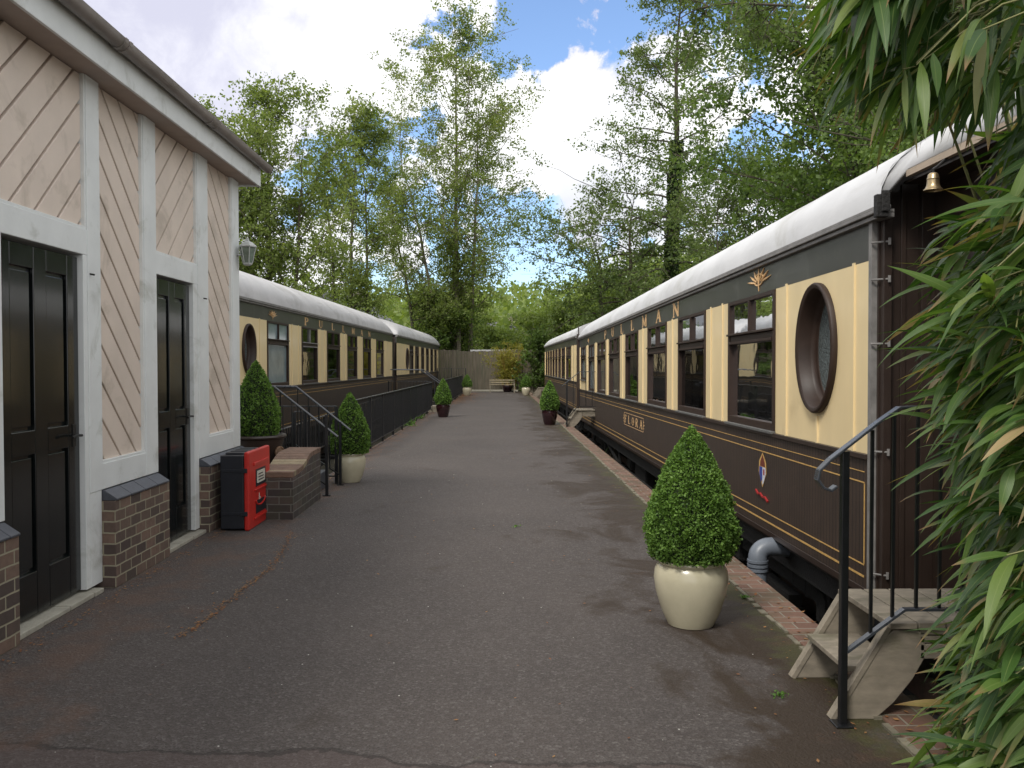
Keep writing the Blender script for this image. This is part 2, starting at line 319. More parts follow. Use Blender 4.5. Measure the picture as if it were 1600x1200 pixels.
def tarmac():
    m = bpy.data.materials.new('tarmac'); m.use_nodes = True; m.node_tree.nodes.clear(); g = NG(m.node_tree)
    tc = g.n('ShaderNodeTexCoord').outputs['Object']; X = g.n('ShaderNodeSeparateXYZ', ins={0: tc}).outputs[0]
    big = g.noise(tc, .55, 6, .6); mid = g.noise(tc, 3.2, 7, .65); fine = g.noise(tc, 120, 3, .7)
    vo = g.n('ShaderNodeTexVoronoi', ins={'Vector': tc, 'Scale': 80.0}); vc = g.n('ShaderNodeSeparateColor', ins={0: vo.outputs['Color']}).outputs[0]
    cc = g.ramp(big, [(.3, (.058, .047, .042)), (.7, (.095, .077, .068))])
    cc = g.mix(g.m('MULTIPLY', mid, .5), cc, (.040, .034, .034))
    cc = g.mix(g.ramp(vc, [(.0, 0.0), (.55, .15), (.9, .42), (1, .8)]), cc, (.15, .135, .125))
    cc = g.mix(g.ramp(fine, [(.35, .6), (.55, 0.0)]), cc, (.014, .013, .013))
    # damp brown moss stains, thickest towards the right-hand kerb
    st = g.n('ShaderNodeMapping', ins={0: tc, 3: (.75, .75, 1)}).outputs[0]
    side = g.n('ShaderNodeMapRange', interpolation_type='SMOOTHSTEP', ins={0: X, 1: .1, 2: 1.7, 3: -.13, 4: .15}).outputs[0]
    sn = g.m('ADD', g.noise(st, 1.5, 9, .66, .8), side)
    cc = g.mix(g.m('MULTIPLY', g.ramp(sn, [(.49, 0.0), (.59, 1.0)]), .9), cc, (.030, .018, .009))
    edge = g.n('ShaderNodeMapRange', ins={0: X, 1: 1.25, 2: 1.62, 3: -.1, 4: .2}).outputs[0]
    cc = g.mix(g.m('MULTIPLY', g.ramp(g.m('ADD', g.noise(tc, 5, 8, .7), edge), [(.55, 0.0), (.68, 1.0)]), .8), cc, (.05, .048, .015))
    Yc = g.n('ShaderNodeSeparateXYZ', ins={0: tc}).outputs[1]
    old = g.m('LESS_THAN', g.m('ADD', Yc, g.m('ADD', g.m('MULTIPLY', X, .09), g.m('MULTIPLY', g.noise(tc, 2.2, 6, .6), .35))), 3.28)
    cc = g.mix(g.m('MULTIPLY', old, .3), cc, (.085, .055, .050))
    seam = g.m('LESS_THAN', g.m('ABSOLUTE', g.m('ADD', g.m('SUBTRACT', g.m('ADD', Yc, g.m('ADD', g.m('MULTIPLY', X, .09), g.m('MULTIPLY', g.noise(tc, 2.2, 6, .6), .35))), 3.28), 0.0)), .012)
    cc = g.mix(g.m('MULTIPLY', seam, .6), cc, (.02, .016, .014))
    le = g.n('ShaderNodeMapRange', ins={0: X, 1: -1.45, 2: -2.0, 3: -.14, 4: .08}).outputs[0]
    le = g.m('ADD', le, g.n('ShaderNodeMapRange', ins={0: g.m('MULTIPLY', g.m('SUBTRACT', Yc, 22), g.m('SUBTRACT', .3, X)), 1: 6, 2: 36, 3: 0.0, 4: .24}).outputs[0])
    cc = g.mix(g.m('MULTIPLY', g.ramp(g.m('ADD', g.noise(tc, 2.4, 8, .7), le), [(.53, 0.0), (.68, 1.0)]), .34), cc, (.14, .07, .040))
    h = g.m('ADD', g.m('MULTIPLY', vo.outputs['Distance'], .8), fine)
    bp = g.n('ShaderNodeBump', ins={'Strength': .75, 'Distance': .006, 'Height': h})
    b2 = g.n('ShaderNodeBump', ins={'Strength': .5, 'Distance': .03, 'Height': g.noise(tc, .9, 3, .5), 'Normal': bp.outputs[0]})
    p = g.n('ShaderNodeBsdfPrincipled', ins={'Base Color': cc, 'Roughness': g.ramp(sn, [(.5, .86), (.68, .62)]), 'Normal': b2.outputs[0], 'Specular IOR Level': .4})
    g.n('ShaderNodeOutputMaterial', ins={0: p.outputs[0]}); return m
M['tarmac'] = tarmac()
def boards_lower():
    m = bpy.data.materials.new('matchboard_umber'); m.use_nodes = True; m.node_tree.nodes.clear(); g = NG(m.node_tree)
    tc = g.n('ShaderNodeTexCoord').outputs['Object']; Y = g.n('ShaderNodeSeparateXYZ', ins={0: tc}).outputs[1]
    fr = g.m('FRACT', g.m('DIVIDE', Y, .052)); gr = g.m('LESS_THAN', g.m('ABSOLUTE', g.m('SUBTRACT', fr, .5)), .11)
    nz = g.noise(tc, 5, 6, .6)
    cc = g.ramp(nz, [(.3, (.033, .021, .0145)), (.7, (.052, .033, .023))])
    bp = g.n('ShaderNodeBump', ins={'Strength': 1, 'Distance': .005, 'Height': g.m('SUBTRACT', 1, gr)})
    p = g.n('ShaderNodeBsdfPrincipled', ins={'Base Color': g.mix(g.m('MULTIPLY', gr, .85), cc, (.010, .007, .006)), 'Roughness': .55, 'Normal': bp.outputs[0], 'Coat Weight': .06, 'Coat Roughness': .2})
    g.n('ShaderNodeOutputMaterial', ins={0: p.outputs[0]}); return m
M['matchboard'] = boards_lower()
def glassmat(name, tint=(.38, .37, .34), trans=.8, rough=.02, bump=0):
    m = bpy.data.materials.new(name); m.use_nodes = True; m.node_tree.nodes.clear(); g = NG(m.node_tree)
    tc = g.n('ShaderNodeTexCoord').outputs['Object']
    nb = g.n('ShaderNodeBump', ins={'Strength': .12 if not bump else bump, 'Distance': .01 if not bump else .004, 'Height': g.noise(tc, 2.5 if not bump else 90, 2)}).outputs[0]
    fr = g.n('ShaderNodeFresnel', ins={0: 1.55, 'Normal': nb}).outputs[0]
    t = g.n('ShaderNodeBsdfTransparent', ins={0: (*tint, 1)}); gl = g.n('ShaderNodeBsdfGlossy', ins={0: (.95, .97, 1, 1), 1: rough, 'Normal': nb})
    o = g.n('ShaderNodeMixShader', ins={0: g.m('ADD', g.m('MULTIPLY', fr, 1.1), .03, clamp=True), 1: t.outputs[0], 2: gl.outputs[0]})
    g.n('ShaderNodeOutputMaterial', ins={0: o.outputs[0]}); return m
M['glass'] = glassmat('window_glass')
M['frost'] = mat('frosted_obscured_glass', (.12, .15, .15), .12, .5, 60, 2.2, 55, spec=.8, coat=.5)
M['ground'] = mat('earth_and_leaf_mould', (.06, .048, .03), .95, .5, 1.5, 1.5, 12, col2=(.03, .03, .015))
M['grass'] = leafmat('bank_grass', [(.05, .09, .02), (.09, .15, .03), (.14, .20, .05)], .3)

# ------------------------------------------------------------------ ground, platform, kerb
PIT = -.85
mb = MB(); N = 60
xs = np.concatenate([-np.geomspace(300, 6, 22), np.linspace(-5, 5, 11), np.geomspace(6, 300, 22)]); ys = np.concatenate([np.linspace(-30, 50, 30), np.geomspace(53, 700, 26)])
def hgt(x, y):
    h = PIT
    if y > 60: h += 16*(1-math.exp(-((y-60)/90)**2))*(.75+.25*math.sin(x*.03+1))*(1 if x > -20 else .7)
    if x > 7: h += min(6, (x-7)*.30)
    if x < -12: h += min(2, (-x-12)*.10)
    return h
n0 = 0
for y in ys:
    for x in xs: mb.v.append((float(x), float(y), hgt(float(x), float(y))))
nx = len(xs)
for j in range(len(ys)-1):
    for i in range(nx-1): mb.f.append((j*nx+i, j*nx+i+1, (j+1)*nx+i+1, (j+1)*nx+i))
tag(mb.build('ground', M['ground'], smooth='all'), kind='structure')

LE = [(-9, -2.30), (13.5, -2.26), (26.6, -2.06), (27, -1.84), (47.5, -1.62)]    # left platform edge beyond the building
pl = MB()
poly = [(-9, -12), (1.63, -12), (1.63, 47.5)]+[(x, y) for y, x in reversed(LE[1:])]+[(-2.28, 9.6), (-4.0, 9.6), (-4.0, 8.62), (-9, 8.62)]
pl.prism(poly, 'z', PIT-.3, 0)
tag(pl.build('platform', M['tarmac']), kind='structure')
k = MB(); k.box(1.63, 1.845, -12, 47.5, PIT-.3, .012)
tag(k.build('kerb', M['kerbbrick'], bevel=.008), kind='structure')
# fine crumbling mortar edge along the kerb
e_ = MB(); y = 1.5
while y < 30:
    l = random.uniform(.05, .25); e_.box(1.60+random.uniform(-.012, .01), 1.629, y, y+l, -.01, .006+random.random()*.008); y += l+random.uniform(0, .06)
tag(e_.build('kerb_mortar_edge', mat('old_kerb_mortar', (.20, .18, .13), .9, .5, 9, .8)), kind='structure')

# ------------------------------------------------------------------ station building
BX = -2.63
def zat(px, py, X=BX): return float(onx(px, py, X)[2])
def yat(px, py, X=BX): return float(onx(px, py, X)[1])
ob = (BX, 5.0, 0)
bld = thing('station_building', 'pale pink boarded station building with white timber frame and brick base', 'building', ob)
SZ = 3.36; YE = 8.60
y_d1a, y_d1b = yat(5, 600), yat(133, 600); y_p1b = yat(159.5, 600)
y_m0, y_m1 = y_p1b, yat(228, 600); y_d2a, y_d2b = yat(246.5, 600), yat(304, 600)
y_q0, y_q1 = yat(327, 600), yat(365, 600)
y_r0 = yat(316, 600)
HD1, HU = 2.20, 2.365
def W_(name, m, *bx, bevel=.004, parent=bld, label=None):
    b = MB(ob)
    for q in bx: b.box(*q)
    o = b.build(name, m, parent, bevel=bevel)
    if label: o['label'] = label
    return o
# carcass behind the cladding
W_('wall', M['white'], (BX-3.2, BX-.13, -1.2, y_d1a-.002, 0, SZ), (BX-3.2, BX-.13, y_d1b+.002, y_d2a-.002, 0, SZ), (BX-3.2, BX-.13, y_d2b+.002, YE-.02, 0, SZ),
   (BX-3.2, BX-.13, y_d1a, y_d1b, HD1, SZ), (BX-3.2, BX-.13, y_d2a, y_d2b, HD1, SZ), bevel=0)
PL = .66
for a_, b_, zb in ((y_d1a-.085, y_d1a, PL), (y_d1b+.055, y_p1b, PL), (y_m1, y_d2a, PL), (y_d2b+.11, y_q0, PL), (y_q1, YE, PL), (2.6, 2.7, PL)):
    W_('post', M['white'], (BX-.13, BX, a_, b_, zb+.001, SZ))
# full-height jambs beside the doors
for a_, b_ in ((y_d1b, y_d1b+.055), (y_d2b, y_d2b+.11), (y_d1b+.055, y_p1b-.012)):
    W_('door_jamb', M['white'], (BX-.13, BX-.004, a_+.001, b_-.001, .045, HD1 if b_ != y_p1b-.012 else PL))
for a_, b_ in ((y_d1a, y_d1b+.055), (y_d2a, y_d2b+.11)):
    W_('header_beam', M['white'], (BX-.128, BX-.003, a_, b_, HD1, HU))
for a_, b_ in ((y_m0-.0, y_m1), (y_q0, y_q1), (1.0, y_d1a-.085)):
    W_('sill_beam', M['white'], (BX-.13, BX-.002, a_, b_, PL+.001, .835))
def clip(poly, f):
    out = []
    for i in range(len(poly)):
        p, q = poly[i], poly[(i+1) % len(poly)]; fp, fq = f(p), f(q)
        if fp >= 0: out.append(p)
        if (fp >= 0) != (fq >= 0):
            t = fp/(fp-fq); out.append((p[0]+(q[0]-p[0])*t, p[1]+(q[1]-p[1])*t))
    return out
def boarding(y0, y1, z0, z1, sgn, off=0.0):
    bk = MB(ob); bk.box(BX-.125, BX-.062, y0, y1, z0, z1); 
    w = .178; g_ = .009; b = MB(ob); s2 = math.sqrt(.5)
    fd = lambda p: (p[0]*(-sgn)+p[1])*s2
    lo = min(fd(c) for c in ((y0, z0), (y1, z0), (y0, z1), (y1, z1))); hi = max(fd(c) for c in ((y0, z0), (y1, z0), (y0, z1), (y1, z1)))
    t = math.floor((lo-off)/w)*w+off
    while t < hi:
        po = [(y0+.002, z0+.002), (y1-.002, z0+.002), (y1-.002, z1-.002), (y0+.002, z1-.002)]
        po = clip(po, lambda p: fd(p)-(t+g_)); po = clip(po, lambda p: (t+w-g_)-fd(p)) if len(po) > 2 else po
        if len(po) > 2: b.prism(po, 'x', BX-.06, BX-.032)
        t += w
    p = b.build('boarding', M['pink'], bld, bevel=.005); 
    q = bk.build('backing_board', M['pinkdark'], p)
    bead = MB(ob)
    for (a1, b1, c1, d1) in ((y0, y1, z0-.0, z0+.018), (y1-.016, y1, z0+.018, z1)): bead.box(BX-.06, BX-.008, a1, b1, c1, d1)
    bead.build('bead', M['white'], p, bevel=.002)
boarding(y_d1a, y_d1b+.055, HU, SZ, 1, .02)
boarding(y_m0, y_m1, .835, SZ, -1)
boarding(y_d2a, y_d2b+.11, HU, SZ, 1, .06)
boarding(y_q0, y_q1, .835, SZ, -1, .05)
boarding(2.7, y_d1a-.085, .835, SZ, -1, .05)
# brick plinth with sloping blue-brick sill
for a_, b_ in ((1.0, y_d1a-.02), (y_p1b-.01, y_d2a-.002), (y_d2b+.112, YE+.03)):
    p_ = W_('brick_plinth', M['plinth'], (BX-.3, BX+.085, a_, b_, 0, .585), bevel=.006)
    y = a_
    while y < b_-.03:
        y2 = min(y+.225, b_); s = MB(ob)
        s.prism([(BX-.1, .587), (BX+.095, .587), (BX+.095, .600), (BX+.012, .656), (BX-.1, .656)], 'y', y+.003, y2-.003); s.build('sill_brick', M['bluebrick'], p_, bevel=.004)
        y = y2
    mo = MB(ob); mo.box(BX-.1, BX+.05, a_+.03, b_-.03, .5855, .62); mo.build('mortar_bed', M['mortar'], p_)
# doors
def door(y0, y1, label=None):
    xd = BX-.050; h1 = HD1-.02
    b = MB(ob); b.box(xd-.05, xd-.012, y0+.004, y1-.004, .05, h1)
    w = y1-y0; st = .115*w/.75; mid = (y0+y1)/2; rails = [(.05, .30), (.98, 1.12), (h1-.13, h1)]
    for s0, s1 in ((y0+.004, y0+st), (mid-st/2, mid+st/2), (y1-st, y1-.004)): b.box(xd-.012, xd+.012, s0, s1, .05, h1)
    for z0, z1 in rails:
        for s0, s1 in ((y0+st, mid-st/2), (mid+st/2, y1-st)): b.box(xd-.012, xd+.0118, s0, s1, z0, z1)
    d = b.build('door', M['doorpaint'], bld, bevel=.005)
    if label: d['label'] = label
    for z0, z1 in ((.30, .98), (1.12, h1-.13)):
        for s0, s1 in ((y0+st, mid-st/2), (mid+st/2, y1-st)):
            q = MB(ob); m_ = .02; q.box(xd-.012, xd-.002, s0+m_, s1-m_, z0+m_, z1-m_)
            q.build('door_panel', M['doorpaint'], d, bevel=.006)
    hy = y1-.075; hz = 1.05
    q = MB(ob); q.box(xd+.012, xd+.017, hy-.02, hy+.02, hz-.07, hz+.07); q.tube([(xd+.015, hy, hz), (xd+.06, hy, hz)], .009)
    q.tube([(xd+.06, hy+.005, hz), (xd+.062, hy-.06, hz+.004), (xd+.06, hy-.115, hz-.004)], [.009, .008, .010]); q.build('door_handle', M['metal_dark'], d, smooth=True)
door(y_d1a, y_d1b); door(y_d2a, y_d2b)
for y0, y1 in ((y_d1a-.02, y_d1b+.12), (y_d2a, y_d2b+.11)):
    b = MB(ob); y = y0
    while y < y1-.05:
        y2 = min(y+.30, y1); b.box(BX-.19, BX+.05+random.uniform(-.006, .006), y+.004, y2-.004, 0, .03+random.random()*.006); y = y2
    b.build('doorstep', M['paver'], bld, bevel=.006)
for (px, py) in ((140.5, 428), (318, 466)):
    yy, zz = yat(px, py), zat(px, py); b = MB(ob); b.tube([(BX-.002, yy, zz), (BX+.03, yy, zz-.006)], .006); b.build('door_hook', M['metal_dark'], bld)
# eaves
W_('soffit', M['soffit'], (BX-.13, BX+.16, -1.2, YE+.14, SZ+.001, SZ+.02), bevel=0)
W_('end_soffit', M['white'], (BX-3.2, BX-.131, YE, YE+.14, SZ+.001, SZ+.02), bevel=0)
fa = MB(ob); fa.prism([(BX+.16, SZ-.015), (BX+.182, SZ-.015), (BX+.182, SZ+.19), (BX+.16, SZ+.19)], 'y', -1.2, YE+.16); fa.build('fascia', M['white'], bld, bevel=.003)
be = MB(ob); be.box(BX-.16, BX+.1598, YE+.141, YE+.16, SZ-.015, SZ+.19); be.build('bargeboard', M['white'], bld, bevel=.003)
gu = MB(ob); gp = [(BX+.184+.055-.055*math.cos(t), SZ+.20-.06*math.sin(t)) for t in np.linspace(0, math.pi, 9)]
gp = gp+[(x_*.0+ (BX+.239+(x_-BX-.239)*.88), z_+.004) for x_, z_ in reversed(gp)]
gu.prism(gp, 'y', -1.2, YE+.22)
gut = gu.build('gutter', M['gutter'], bld, smooth=True)
for px in (185, 192, 325, 335):
    yy = yat(px, 100, BX+.24); b = MB(ob); b.prism([(BX+.239+(x_-BX-.239)*1.12, SZ+.20+(z_-SZ-.20)*1.12) for x_, z_ in gp[:9]]+[(BX+.26, SZ+.201), (BX+.21, SZ+.201)], 'y', yy-.02, yy+.02)
    b.build('gutter_joint', M['gutter'], gut)
ro = MB(ob); ro.prism([(BX+.21, SZ+.20), (BX+.20, SZ+.235), (BX-3.2, SZ+1.9), (BX-3.2, SZ+1.85)], 'y', -1.2, YE+.2); ro.build('roof', M['slate'], bld)
ga = MB(ob); ga.prism([(BX-.13, SZ+.02), (BX-.13, SZ+.21), (BX-3.2, SZ+1.7), (BX-3.2, SZ+.02)], 'y', YE-.05, YE-.02); ga.build('gable', M['white'], bld)

# ------------------------------------------------------------------ wall lantern
lp = onx(385, 395, BX+.12); Lx, Ly, Lz = float(lp[0]), float(lp[1]), float(lp[2])
Lx = BX+.13; Ly = YE-.06; q0 = ongy(387, 395, Ly); Lx = float(q0[0]); Lz = float(q0[2])
ln = thing('wall_lantern', 'white hexagonal carriage lantern on a bracket at the far corner of the pink building', 'lantern', (Lx, Ly, Lz-.14))
b = MB((Lx, Ly, Lz-.14)); b.lathe([(.028, -.13), (.045, -.12), (.05, -.105), (.03, -.10)], (Lx, Ly, Lz), 6); b.lathe([(.092, .055), (.094, .065), (.05, .105), (.018, .118), (.016, .13), (.008, .15)], (Lx, Ly, Lz), 6)
for k_ in range(6):
    t = 2*math.pi*k_/6; b.bar((Lx+.048*math.cos(t), Ly+.048*math.sin(t), Lz-.103), (Lx+.082*math.cos(t), Ly+.082*math.sin(t), Lz+.055), .008, .008)
b.build('cage', M['lantern'], ln)
b = MB((Lx, Ly, Lz-.14)); b.lathe([(.042, -.10), (.076, .053)], (Lx, Ly, Lz), 6); b.build('glass', M['lglass'], ln)
b = MB((Lx, Ly, Lz-.14)); b.tube([(BX+.002, Ly, Lz-.02), (BX+.05, Ly, Lz-.03), (BX+.06, Ly, Lz+.05), (BX+.09, Ly, Lz+.13), (Lx, Ly, Lz+.145)], .009); b.lathe([(.035, 0), (.03, .015), (.0, .02)], (BX+.03, Ly, Lz-.03), 10); b.build('bracket', M['lantern'], ln, smooth=True)

# ------------------------------------------------------------------ fire extinguisher cabinet
ox = (-2.34, 7.82, 0)
fb = thing('extinguisher_cabinet', 'black plastic fire extinguisher cabinet with a bright red moulded door', 'cabinet', ox)
x0, x1, y0_, y1_, zt = -2.475, -2.265, 7.49, 8.17, .71
b = MB(ox); b.box(x0, x1, y0_, y1_, .015, zt-.03); 
for i in range(4): b.box(x0+.02, x1-.02, y0_+.08+i*.14, y0_+.15+i*.14, zt-.031, zt-.012)
b.build('body', M['blackplastic'], fb, bevel=.02)
for z in (.14, .53):
    b = MB(ox); b.box(x0+.005, x1+.03, y0_-.006, y0_+.001, z, z+.028); b.box(x1-.03, x1+.035, y0_-.014, y0_-.006, z-.006, z+.034); b.build('strap', M['blackplastic'], fb, bevel=.003)
b = MB(ox); b.box(x1+.002, x1+.05, y0_-.004, y1_+.004, .0, zt); dr = b.build('door', M['red'], fb, bevel=.014)
b = MB(ox)
X = x1+.05
b.box(X, X+.012, y0_+.13, y1_-.07, .57, .60); b.box(X, X+.012, y0_+.16, y1_-.10, .335, .35); b.box(X, X+.012, y0_+.14, y1_-.10, .075, .095)
b.tube([(X+.004, y0_+.19+.15*(1-math.cos(t))*1.0, .245-.055*math.sin(t)) for t in np.linspace(0, math.pi, 9)], .009)
b.build('door_ribs', M['red'], dr, bevel=.003)
b = MB(ox); b.box(X, X+.004, y0_+.20, y1_-.16, .37, .53); b.box(X, X+.004, y0_+.20, y1_-.16, .12, .24); b.build('window_recess', M['blackplastic'], dr, bevel=.002)
b = MB(ox); b.box(X+.004, X+.008, y0_+.23, y1_-.20, .40, .51)
for (a1, b1, c1, d1) in ((.30, .315, .235, .30), (.315, .35, .255, .262), (.34, .352, .235, .262)): b.box(X+.0005, X+.003, y0_+a1, y0_+b1, c1, d1)
b.build('label_plate', M['label_white'], dr)
b = MB(ox)
for i in range(3): b.box(X+.0085, X+.0095, y0_+.26, y1_-.23-.02*i, .42+i*.027, .43+i*.027)
b.build('label_print', M['blackplastic'], dr)

# ------------------------------------------------------------------ low brick wall with curved top
ow = (-2.2, 8.6, 0)
gw = thing('garden_wall', 'low dark brick wall with swept top beside the red cabinet', 'wall', ow)
b = MB(ow)
prof = [(8.02, .405), (8.25, .41), (8.45, .425), (8.62, .465), (8.76, .505), (8.88, .52), (9.29, .52)]
b.prism([(8.02, -.02)]+[(y, z) for y, z in prof]+[(9.29, -.02)], 'x', -2.30, -1.955)
b.box(-2.62, -2.301, 8.02, 8.36, -.02, .404)
b.build('wall_body', M['gwall'], gw, bevel=.006)
random.seed(3)
y = 8.02
copm = [mat('coping_%s' % n_, c, .85, .3, 12, .8, 50) for n_, c in (('pale', (.30, .24, .15)), ('brown', (.19, .12, .085)), ('yellow', (.33, .27, .16)))]
while y < 9.27:
    z = np.interp(y+.035, [p[0] for p in prof], [p[1] for p in prof]); dz = np.interp(y+.075, [p[0] for p in prof], [p[1] for p in prof])-np.interp(y, [p[0] for p in prof], [p[1] for p in prof])
    c = MB(ow); c.v += [(xx, yy, zz) for zz in (0,) for xx in () for yy in ()]
    zz0 = np.interp(y, [p[0] for p in prof], [p[1] for p in prof])+.002
    c.prism([(y+.004, zz0), (y+.071, zz0+dz*.95), (y+.071, zz0+dz*.95+.055), (y+.004, zz0+.055)], 'x', -2.303+random.uniform(0, .006), -1.952-random.uniform(0, .004))
    c.build('coping_brick', random.choice(copm[:2]+[copm[1], copm[1]]), gw, bevel=.006); y += .075
for i, xx in enumerate(np.arange(-2.62, -2.32, .106)):
    c = MB(ow); c.box(xx+.004, min(xx+.1, -2.305), 8.02, 8.355, .406, .455); c.build('coping_brick', copm[(i*2) % 3], gw, bevel=.006)

# ------------------------------------------------------------------ letters
def glyph(ch):
    """strokes: (x0,y0,x1,y1,width) in a unit cell"""
    T, t, s = .20, .11, .09
    sf = lambda x, y, w=.34: (x-w/2, y, x+w/2, y, s)
    return {
     'P': [(.22, 0, .22, 1, T), (.22, .97, .55, .97, t), (.55, .97, .72, .88, .12), (.74, .88, .74, .62, T*.9), (.72, .60, .52, .50, .12), (.22, .50, .54, .50, t), sf(.22, .03, .4), sf(.18, .97, .3)],
     'U': [(.2, .25, .2, 1, T), (.2, .26, .34, .08, .16), (.32, .06, .62, .06, .1), (.62, .07, .76, .25, .08), (.77, .25, .77, 1, t), sf(.2, .97, .36), sf(.77, .97, .26)],
     'L': [(.22, 0, .22, 1, T), (.12, .04, .78, .04, .08), (.78, .02, .82, .26, .07), sf(.22, .97, .4)],
     'M': [(.13, 0, .13, 1, t), (.13, .98, .48, .1, T*.9), (.48, .1, .82, .98, t), (.84, 0, .84, 1, T), sf(.13, .03, .24), sf(.84, .03, .3), sf(.12, .97, .2), sf(.86, .97, .24)],
     'A': [(.16, .02, .50, 1, t), (.48, 1, .80, .02, T), (.28, .36, .68, .36, t), sf(.15, .03, .26), sf(.80, .03, .34)],
     'N': [(.17, 0, .17, 1, t), (.17, .98, .80, .04, T), (.80, 0, .80, 1, t), sf(.17, .03, .26), sf(.80, .97, .26), sf(.13, .97, .2)],
     'F': [(.22, 0, .22, 1, T), (.1, .96, .78, .96, .08), (.78, .98, .80, .76, .07), (.22, .52, .58, .52, t), (.58, .62, .58, .42, .06), sf(.22, .03, .4)],
     'O': [(.18, .3, .18, .7, T*.9), (.18, .7, .38, .95, .12), (.36, .95, .62, .95, .09), (.62, .95, .8, .7, .12), (.8, .7, .8, .3, T*.9), (.8, .3, .62, .05, .12), (.62, .05, .36, .05, .09), (.38, .05, .18, .3, .12)],
     'R': [(.2, 0, .2, 1, T), (.2, .97, .55, .97, t), (.55, .97, .7, .88, .11), (.71, .88, .71, .64, T*.8), (.7, .62, .52, .52, .11), (.2, .52, .54, .52, t), (.48, .52, .78, .02, T*.9), sf(.2, .03, .36), sf(.84, .03, .2)],
    }[ch]
def letter(b, ch, u, z, h, s, x, wid=.8, st=1.0):
    """draws on the plane x (local), u increasing towards the reader's left when s>0"""
    for i, (a1, b1, a2, b2, w) in enumerate(glyph(ch)):
        p = Vector((a1*wid*h, b1*h)); q = Vector((a2*wid*h, b2*h)); d = (q-p).normalized(); nn = Vector((-d.y, d.x))*w*h/2
        e = .0004*i
        pts = [Vector((c.x*st, c.y)) for c in (p-nn, q-nn, q+nn, p+nn)]
        b.quad(*[(x-s*e, u-s*c.x, z+c.y) for c in pts])

